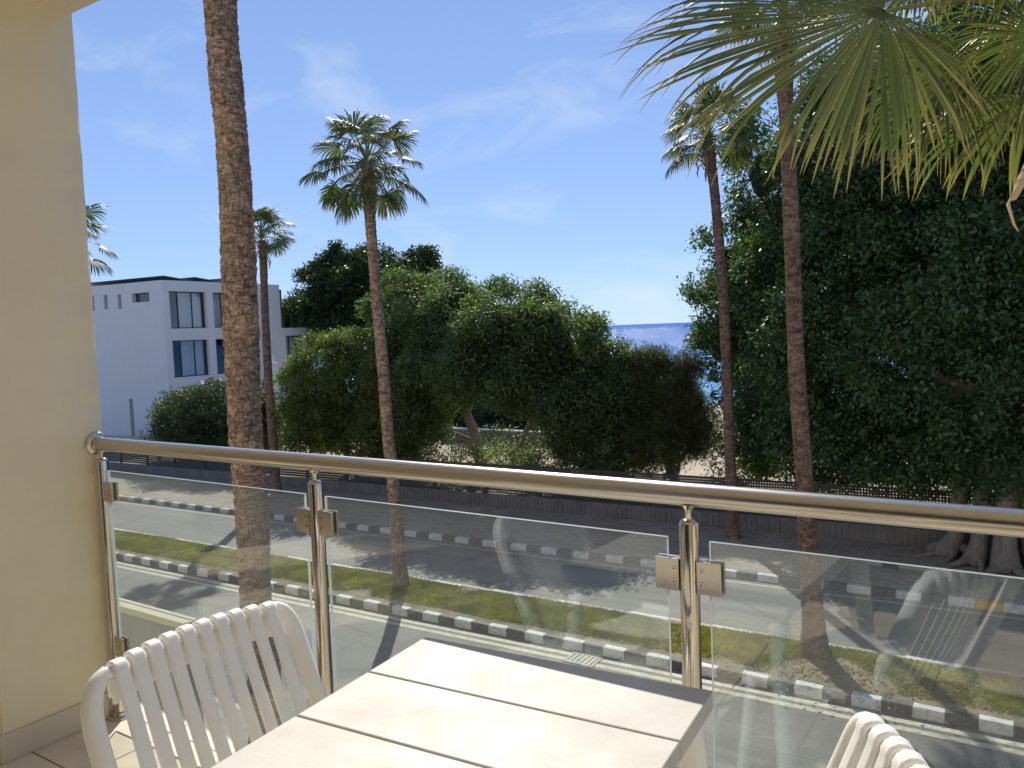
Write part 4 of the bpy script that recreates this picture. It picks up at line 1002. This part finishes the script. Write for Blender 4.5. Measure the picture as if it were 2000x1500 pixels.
    for i, u in enumerate((0.25, 2.65, 5.0)):
        s_ = MB(); V = []
        for x in (-9.5, -0.1):
            for (yy, zz) in ((u, 10.80), (u + 2.15, 10.56), (u + 2.15, 10.53), (u, 10.77)): V.append((x, yy, zz))
        s_.add(V, [(0, 1, 5, 4), (1, 2, 6, 5), (2, 3, 7, 6), (3, 0, 4, 7), (0, 3, 2, 1), (4, 5, 6, 7)])
        s_.build('solar_panel', M['solar'], t)
    k = MB(); k.box(-0.12, 10.22, 7.3, -0.02, 10.32, 10.15); k.box(-0.10, 10.12, 9.95, -0.04, 10.22, 10.13); k.box(-2.4, 10.22, 7.3, -2.3, 10.32, 10.15); k.box(-2.3, 10.23, 10.03, -0.12, 10.31, 10.13)
    k.build('terrace_frame', M['win_frame'], t)
    k = MB()
    for y in (10.45, 11.3, 12.1, 12.95): k.box(-0.10, y - 0.02, 7.3, -0.06, y + 0.02, 8.2)
    k.box(-0.11, 10.33, 8.2, -0.05, 13.0, 8.25); g = k.build('terrace_railing', M['win_frame'], t)
    k = MB(); k.add([(-0.08, 10.47, 7.35), (-0.08, 12.93, 7.35), (-0.08, 12.93, 8.18), (-0.08, 10.47, 8.18)], [(0, 1, 2, 3)]); k.build('pane', M['pane'], g)
house()

b = MB(); b.box(-31.35, 25.9, -0.4, -31.0, 26.25, 4.72); b.box(-31.40, 25.85, 4.723, -30.95, 26.30, 4.80)
gp = tag(b.build('gate_pillar', M['white_render'], bevel=0.02), 'slim white pillar with a small lamp beside the slim palm', 'pillar')
b = MB(); b.lathe([(0.05, 0), (0.09, 0.06), (0.11, 0.16), (0.09, 0.27), (0.03, 0.32)], (-31.17, 26.08, 4.801), 12); b.build('lamp', M['white_render'], gp, smooth=True)

def canopy():
    t = thing('garden_canopy', 'flat grey green canvas canopy behind the slatted fence', 'canopy', (-33.2, 24.2, -0.42))
    b = MB(); V = [(-1.7, -0.5, 1.66), (1.6, -0.5, 1.52), (1.6, 0.6, 1.62), (-1.7, 0.6, 1.78)]
    b.add(V + [(x, y, z - 0.03) for x, y, z in V], [(0, 1, 2, 3), (7, 6, 5, 4), (0, 4, 5, 1), (1, 5, 6, 2), (2, 6, 7, 3), (3, 7, 4, 0)]); b.build('canvas', M['canopy_cloth'], t)
    for x, y in ((-1.6, -0.4), (1.5, -0.4), (1.5, 0.5), (-1.6, 0.5)):
        b = MB(); b.tube([(x, y, 0), (x, y, 1.5)], 0.03, 8); b.build('pole', M['fence_dark'], t)
canopy()

def bin_():
    t = thing('litter_bin', 'dark post-mounted litter bin on the sand under the tamarisk', 'bin', (-10.4, 25.2, gz(-10.4) + 0.48))
    b = MB(); b.tube([(0, 0, 0), (0, 0, 1.25)], 0.035, 8); b.build('post', M['bin_paint'], t)
    b = MB(); b.lathe([(0.13, 0.45), (0.16, 0.5), (0.17, 1.05), (0.16, 1.1)], (0, 0, 0), 16); b.build('body', M['bin_paint'], t, smooth=True)
    b = MB(); b.lathe([(0.175, 1.14), (0.18, 1.18), (0.10, 1.26), (0.02, 1.28)], (0, 0, 0), 16); b.build('lid', M['bin_paint'], t, smooth=True)
bin_()
b = MB(); b.box(-26.5, 33.0, 0.1, -14.5, 33.22, 0.90)
g = tag(b.build('garden_wall', M['ribbed']), 'low garden wall with a white coping seen beneath the domed tree', 'wall')
b = MB(); b.box(-26.55, 32.96, 0.903, -14.45, 33.26, 0.96); b.build('coping', M['white_render'], g)
def seafront():
    t = thing('seafront_railing', 'thin seafront railing against the bright water in the sea gap', 'railing', (-17, 50, -0.2))
    b = MB(); b.box(-3.5, -0.02, 1.33, 2.2, 0.02, 1.37); b.box(-3.5, -0.015, 0.9, 2.2, 0.015, 0.92); b.build('rail', M['fence_dark'], t)
    for k in range(7):
        b = MB(); b.box(-3.5 + k * 0.94 - 0.02, -0.02, 0, -3.5 + k * 0.94 + 0.02, 0.02, 1.33); b.build('post', M['fence_dark'], t)
seafront()
def kiosk():
    t = thing('beach_kiosk', 'small white kiosk half hidden behind the thin leaning palm', 'kiosk', (-15.0, 50, -0.25))
    b = MB(); b.box(-1.3, 0, 0, 1.6, 2, 1.35); b.build('wall', M['white_render'], t)
    b = MB(); b.box(-1.0, -0.2, 1.353, 1.8, 2.2, 1.55); b.build('roof', M['white_render'], t)
kiosk()

# ------------------------------------------------------------------ hoarding below the balcony
def hoarding():
    t = thing('hoarding', 'grey sheet hoarding with pale timber capping below the balcony', 'hoarding', (-10.4, 5.75, 0.13))
    X0, X1 = -3.2, 1.775; ztop = 2.47
    b = MB(); b.box(X0, -0.06, 0, X1 - 0.03, -0.02, ztop - 0.09); b.build('sheet', M['panel_grey'], t)
    b = MB(); b.box(X0, -0.10, ztop - 0.085, X1, -0.03, ztop); b.build('top_rail', M['pale_timber'], t, bevel=0.004)
    b = MB(); b.box(X0, -0.022, ztop - 0.085, X1 - 0.004, 0.035, ztop - 0.012); b.build('top_rail', M['pale_timber'], t, bevel=0.004)
    b = MB(); b.box(X0, 0.043, ztop - 0.085, X1, 0.10, ztop - 0.003); b.build('top_rail', M['pale_timber'], t, bevel=0.004)
    b = MB(); b.box(X1 - 0.028, -0.09, 0, X1 - 0.004, 0.095, ztop - 0.087); b.build('end_panel', M['stud'], t)
    for x in (-0.22, -1.9):
        b = MB(); b.box(x, -0.12, 0, x + 0.11, -0.062, ztop - 0.088); b.build('stud', M['stud'], t)
    b = MB(); b.tube([(-0.15, -0.06, ztop + 0.015), (-0.2, -0.30, ztop - 0.03), (-0.25, -0.36, ztop - 0.06)], 0.018, 6); b.tube([(-0.24, -0.36, ztop - 0.05), (-0.30, -0.95, ztop - 0.75)], 0.02, 6); b.build('brace', M['stud'], t)
    b = MB(); b.box(X0, 0.037, 0, X1 - 0.03, 0.042, ztop - 0.09); b.build('back_sheet', M['panel_grey'], t)
hoarding()

# ------------------------------------------------------------------ our own building: balcony, pillar, facade
ZF = 4.578
b = MB(); b.box(-6.0, -1.60, ZF - 0.22, 8.0, 1.73, ZF)
struct(b.build('balcony_floor', M['tiles']), 'beige tiled balcony floor', 'floor')
def building():
    t = thing('apartment_building', 'cream apartment building carrying the balcony, pillar and ceiling beam at the left', 'building', (0, 0, 0))
    rng = np.random.default_rng(2)
    # pillar: slightly uneven plaster
    b = MB(); x1 = -2.965; x0 = -3.40; y0, y1 = 1.232, 1.664; nz_ = 60
    V = []; 
    for k in range(nz_ + 1):
        z = ZF + (7.213 - ZF) * k / nz_
        j = rng.normal(0, 0.0009, 8)
        ring = [(x0, y0), (x1 - 0.006, y0 + j[0] * .3), (x1, y0 + 0.006), (x1, (y0 + y1) / 2), (x1 + j[4] * .2, y1 - 0.012), (x1 - 0.010 + j[2], y1 + j[3]), (x0, y1)]
        V += [(x, y, z) for x, y in ring]
    n = 7; F = []
    for k in range(nz_):
        for i in range(n): F.append((k * n + i, k * n + (i + 1) % n, (k + 1) * n + (i + 1) % n, (k + 1) * n + i))
    b.add(V, F); pl = b.build('pillar', M['pillar_paint'], t, smooth=True)
    s_ = MB(); s_.box(x1 + 0.0005, y0 - 0.012, ZF + 0.001, x1 + 0.012, 1.60, ZF + 0.10); s_.box(x0, y0 - 0.012, ZF + 0.001, x1, y0 - 0.0005, ZF + 0.10); s_.build('skirting', M['skirting'], pl, bevel=0.002)
    bm = MB(); bm.box(-6.0, 1.232, 7.213, 8.0, 1.664, 7.50); bm.build('beam', M['pillar_paint'], t)
    c = MB(); c.box(-6.0, -1.60, 7.503, 8.0, 1.75, 7.75); c.build('ceiling', M['ceiling_paint'], t)
    w_ = MB(); w_.box(-6.0, -1.70, ZF + 0.001, -2.3, -1.55, 7.50); w_.box(0.9, -1.70, ZF + 0.001, 8.0, -1.55, 7.50); w_.box(-2.3, -1.70, ZF + 2.25, 0.9, -1.55, 7.50); w_.build('back_wall', M['facade'], t)
    d = MB(); d.box(-2.298, -1.62, ZF + 0.002, -2.22, -1.57, ZF + 2.248); d.box(0.82, -1.62, ZF + 0.002, 0.898, -1.57, ZF + 2.248); d.box(-0.74, -1.62, ZF + 0.002, -0.66, -1.57, ZF + 2.17); d.box(-2.22, -1.62, ZF + 2.17, 0.82, -1.57, ZF + 2.248); dr = d.build('sliding_door', M['win_frame'], t)
    d = MB(); d.add([(-2.22, -1.6, ZF), (0.82, -1.6, ZF), (0.82, -1.6, ZF + 2.17), (-2.22, -1.6, ZF + 2.17)], [(0, 1, 2, 3)]); d.build('pane', M['pane'], dr)
    d = MB(); d.add([(-2.6, -3.0, ZF), (1.2, -3.0, ZF), (1.2, -3.0, ZF + 2.6), (-2.6, -3.0, ZF + 2.6)], [(0, 1, 2, 3)]); d.build('dark_room', M['room_dark'], t)
    e = MB(); e.box(8.0, -1.6, ZF - 0.22, 8.2, 1.70, 7.5); e.box(-6.2, -1.6, ZF - 0.22, -6.0, 1.70, 7.5); e.build('side_wall', M['facade'], t)
    f = MB()
    f.box(-24, 1.45, -0.1, 16, 1.60, ZF - 0.225); f.box(-24, 1.45, 7.753, 16, 1.60, 14); f.box(-24, 1.45, ZF - 0.225, -6.2, 1.60, 7.753); f.box(8.2, 1.45, ZF - 0.225, 16, 1.60, 7.753)
    f.build('facade', M['facade'], t)
building()

RY, RZ = 1.632, 5.629
def railing():
    t = thing('balcony_railing', 'brushed steel balcony railing with round posts and glass panels', 'railing', (-2.965, RY, ZF))
    O = Vector((-2.965, RY, ZF))
    def L(x, y, z): return Vector((x, y, z)) - O
    b = MB(); b.tube([L(-2.955, RY, RZ), L(4.19, RY, RZ)], 0.0250, 40); hr = b.build('handrail', M['steel'], t, smooth=True)
    b = MB(); b.tube([L(-2.9645, RY, RZ), L(-2.958, RY, RZ), L(-2.955, RY, RZ), L(-2.950, RY, RZ)], [0.044, 0.044, 0.042, 0.031], 32); b.tube([L(-2.952, RY, RZ), L(-2.938, RY, RZ)], 0.0295, 32); b.build('flange', M['steel'], hr, smooth=True)
    px = [-2.9336, -1.791, -0.6347, 0.52, 1.68, 2.84]
    for i, x in enumerate(px):
        p = MB(); zt = 5.568 - ZF
        p.lathe([(0.0212, 0.0), (0.0212, zt - 0.004), (0.0205, zt), (0.0150, zt + 0.006), (0.0075, zt + 0.008), (0.0075, zt + 0.026), (0.010, zt + 0.030), (0.018, zt + 0.040)], L(x, RY, ZF), 32)
        po = p.build('post', M['polished'], t, smooth=True)
        f = MB(); f.lathe([(0.045, 0.0005), (0.045, 0.006), (0.030, 0.012), (0.028, 0.020), (0.0215, 0.024)], L(x, RY, ZF), 28); f.build('base_flange', M['polished'], po, smooth=True)
        for zc in (5.452, 4.86):
            for sgn in (-1, 1):
                if i == 0 and sgn < 0: continue
                c = MB(); xa, xb = x + sgn * 0.020, x + sgn * 0.0745
                lo, hi = min(xa, xb), max(xa, xb); h = 0.036
                c.box(*L(lo, RY - 0.0135, zc - h), *L(hi, RY - 0.0056, zc + h)); c.box(*L(lo, RY + 0.0056, zc - h), *L(hi, RY + 0.0135, zc + h))
                ia, ib = (lo, lo + 0.018) if sgn > 0 else (hi - 0.018, hi)
                c.box(*L(ia, RY - 0.0054, zc - h + 0.001), *L(ib, RY + 0.0054, zc + h - 0.001))
                co = c.build('clamp', M['clampsteel'], po, bevel=0.0012)
    for x0, x1 in ((-2.893, -1.837), (-1.750, -0.684), (-0.588, 0.473), (0.567, 1.633), (1.727, 2.793)):
        g = MB(); a = L(x0, RY - 0.005, 4.66); c = L(x1, RY + 0.005, 5.531)
        V = [(a.x, a.y, a.z), (c.x, a.y, a.z), (c.x, c.y, a.z), (a.x, c.y, a.z), (a.x, a.y, c.z), (c.x, a.y, c.z), (c.x, c.y, c.z), (a.x, c.y, c.z)]
        g.add(V, [(0, 1, 5, 4), (2, 3, 7, 6)], 0); g.add(V, [(0, 3, 2, 1), (4, 5, 6, 7), (1, 2, 6, 5), (3, 0, 4, 7)], 1)
        g.build('glass_panel', [M['glass'], M['glassedge']], t)
    for i, x in enumerate(px):
        for zc in (5.452, 4.86):
            for sgn in (-1, 1):
                if i == 0 and sgn < 0: continue
                for dz in (-0.0145, 0.0145):
                    s_ = MB(); xx = x + sgn * (0.031)
                    s_.tube([L(xx, RY - 0.0134, zc + dz), L(xx, RY - 0.0155, zc + dz)], [0.0062, 0.0055], 14, mi=0)
                    s_.tube([L(xx, RY - 0.01545, zc + dz), L(xx, RY - 0.0158, zc + dz)], [0.0024, 0.0024], 6, mi=1)  # dark disc painted as the shade of the screw socket
                    s_.build('screw', [M['polished'], M['dark_hollow']], t, smooth=True)
railing()

# ------------------------------------------------------------------ table and chairs
def table():
    t = thing('table', 'off white outdoor table of wide planks standing by the glass railing', 'table', (-0.785, 0.955, ZF), R(4.2))
    W, Lh = 0.32, 0.40; pw = 2 * Lh / 4
    for k in range(4):
        y0 = -Lh + k * pw + 0.0024; y1 = -Lh + (k + 1) * pw - 0.0024
        p = MB(); p.box(-W, y0, 0.716, W, y1, 0.75); p.build('plank', M['table'], t, bevel=0.0025)
    u = MB(); u.box(-W + 0.01, -Lh + 0.01, 0.700, W - 0.01, Lh - 0.01, 0.7155); u.build('under_panel', M['table'], t)
    for sx in (-1, 1):
        for sy in (-1, 1):
            l = MB(); pts = []; rr = []
            for k in range(9):
                v = k / 8; bow = 0.018 * math.sin(math.pi * v * 0.9)
                pts.append((sx * (W - 0.036 + bow + 0.012 * v), sy * (Lh - 0.045 + bow + 0.012 * v), 0.70 * (1 - v))); rr.append(0.027 - 0.009 * v)
            l.tube(pts, rr, 16); l.build('leg', M['plastic'], t, smooth=True)
table()

def chair(label, loc, rz):
    t = thing('chair', label, 'chair', loc, rz, 'white slatted plastic chairs at the table')
    # faces local +x
    def bar(y): return Vector((-0.300 + 0.030 * (y / 0.23) ** 2, y, 0.822 - 0.012 * (y / 0.2) ** 2))
    f = MB()
    def side(s):
        pts = [(0.235, s * 0.225, 0.440), (0.10, s * 0.232, 0.437), (-0.07, s * 0.234, 0.440), (-0.128, s * 0.235, 0.452), (-0.156, s * 0.236, 0.50), (-0.193, s * 0.237, 0.58), (-0.233, s * 0.238, 0.67), (-0.260, s * 0.237, 0.735), (-0.274, s * 0.230, 0.778), (-0.281, s * 0.216, 0.803), (-0.286, s * 0.198, 0.816)]
        rr = [0.014, 0.017, 0.018, 0.019, 0.019, 0.019, 0.019, 0.019, 0.018, 0.0165, 0.0125]
        P, r_ = interp_path([(*p, r) for p, r in zip(pts, rr)], 0.012)
        return [Vector(p) for p in P], list(r_)
    a, ra = side(1); c, rc = side(-1)
    mid = [bar(0.185 - 0.37 * k / 24) for k in range(25)]
    f.tube(a + mid + c[::-1], ra + [0.0095] * 25 + rc[::-1], 18)
    f.build('frame', M['plastic'], t, smooth=True)
    w_ = MB(); path = [bar(0.19 - 0.38 * k / 24) + Vector((0.004, 0, -0.030)) for k in range(25)]
    V = []; F = []
    for p in path:
        for dx, dz in ((-0.004, -0.026), (0.004, -0.026), (0.002, 0.026), (-0.006, 0.026)): V.append(p + Vector((dx, 0, dz)))
    for i in range(24):
        for k in range(4): F.append((i * 4 + k, i * 4 + (k + 1) % 4, (i + 1) * 4 + (k + 1) % 4, (i + 1) * 4 + k))
    F += [(3, 2, 1, 0), (96, 97, 98, 99)]; w_.add(V, F); w_.build('top_web', M['plastic'], t, smooth=True)
    for k in range(10):
        y = -0.174 + 0.348 * k / 9; q = bar(y); r = 0.0165
        pts = [q + Vector((-0.010, 0, -0.050))]
        for an in (195, 165, 135, 105, 75, 45, 15, -10): pts.append(q + Vector((math.cos(R(an)) * r, 0, math.sin(R(an)) * r)))
        e = q.x + 0.300
        body = [(-0.266 + e, 0.755), (-0.235 + e * .9, 0.68), (-0.200 + e * .8, 0.60), (-0.167 + e * .6, 0.53), (-0.143 + e * .4, 0.485), (-0.112 + e * .2, 0.460), (-0.06, 0.449), (0.0, 0.444), (0.10, 0.448), (0.19, 0.456), (0.222, 0.453), (0.238, 0.438), (0.240, 0.420)]
        full = pts + [Vector((x + 0.004, y, z)) for x, z in body]
        P, _ = interp_path([(*p, 1) for p in full], 0.010)
        s_ = MB(); s_.strip([Vector(p) for p in P], 0.0290, 0.0110); s_.build('slat', M['plastic'], t, smooth=True)
    for s in (-1, 1):
        l = MB(); P, r_ = interp_path([(0.205, s * 0.228, 0.440, 0.017), (0.222, s * 0.236, 0.30, 0.0165), (0.240, s * 0.246, 0.12, 0.015), (0.25, s * 0.25, 0.0, 0.0135)], 0.03)
        l.tube([Vector(p) for p in P], list(r_), 14); l.build('leg', M['plastic'], t, smooth=True)
        l = MB(); P, r_ = interp_path([(-0.135, s * 0.234, 0.450, 0.018), (-0.185, s * 0.240, 0.32, 0.017), (-0.250, s * 0.248, 0.14, 0.015), (-0.285, s * 0.252, 0.0, 0.0135)], 0.03)
        l.tube([Vector(p) for p in P], list(r_), 14); l.build('leg', M['plastic'], t, smooth=True)
    return t
chair('white slatted plastic chair at the left of the table, its whole back in view', (-1.155, 0.975, ZF), 0.0)
chair('white slatted plastic chair at the right of the table, only its back top in view', (-0.385, 0.955, ZF), R(205))
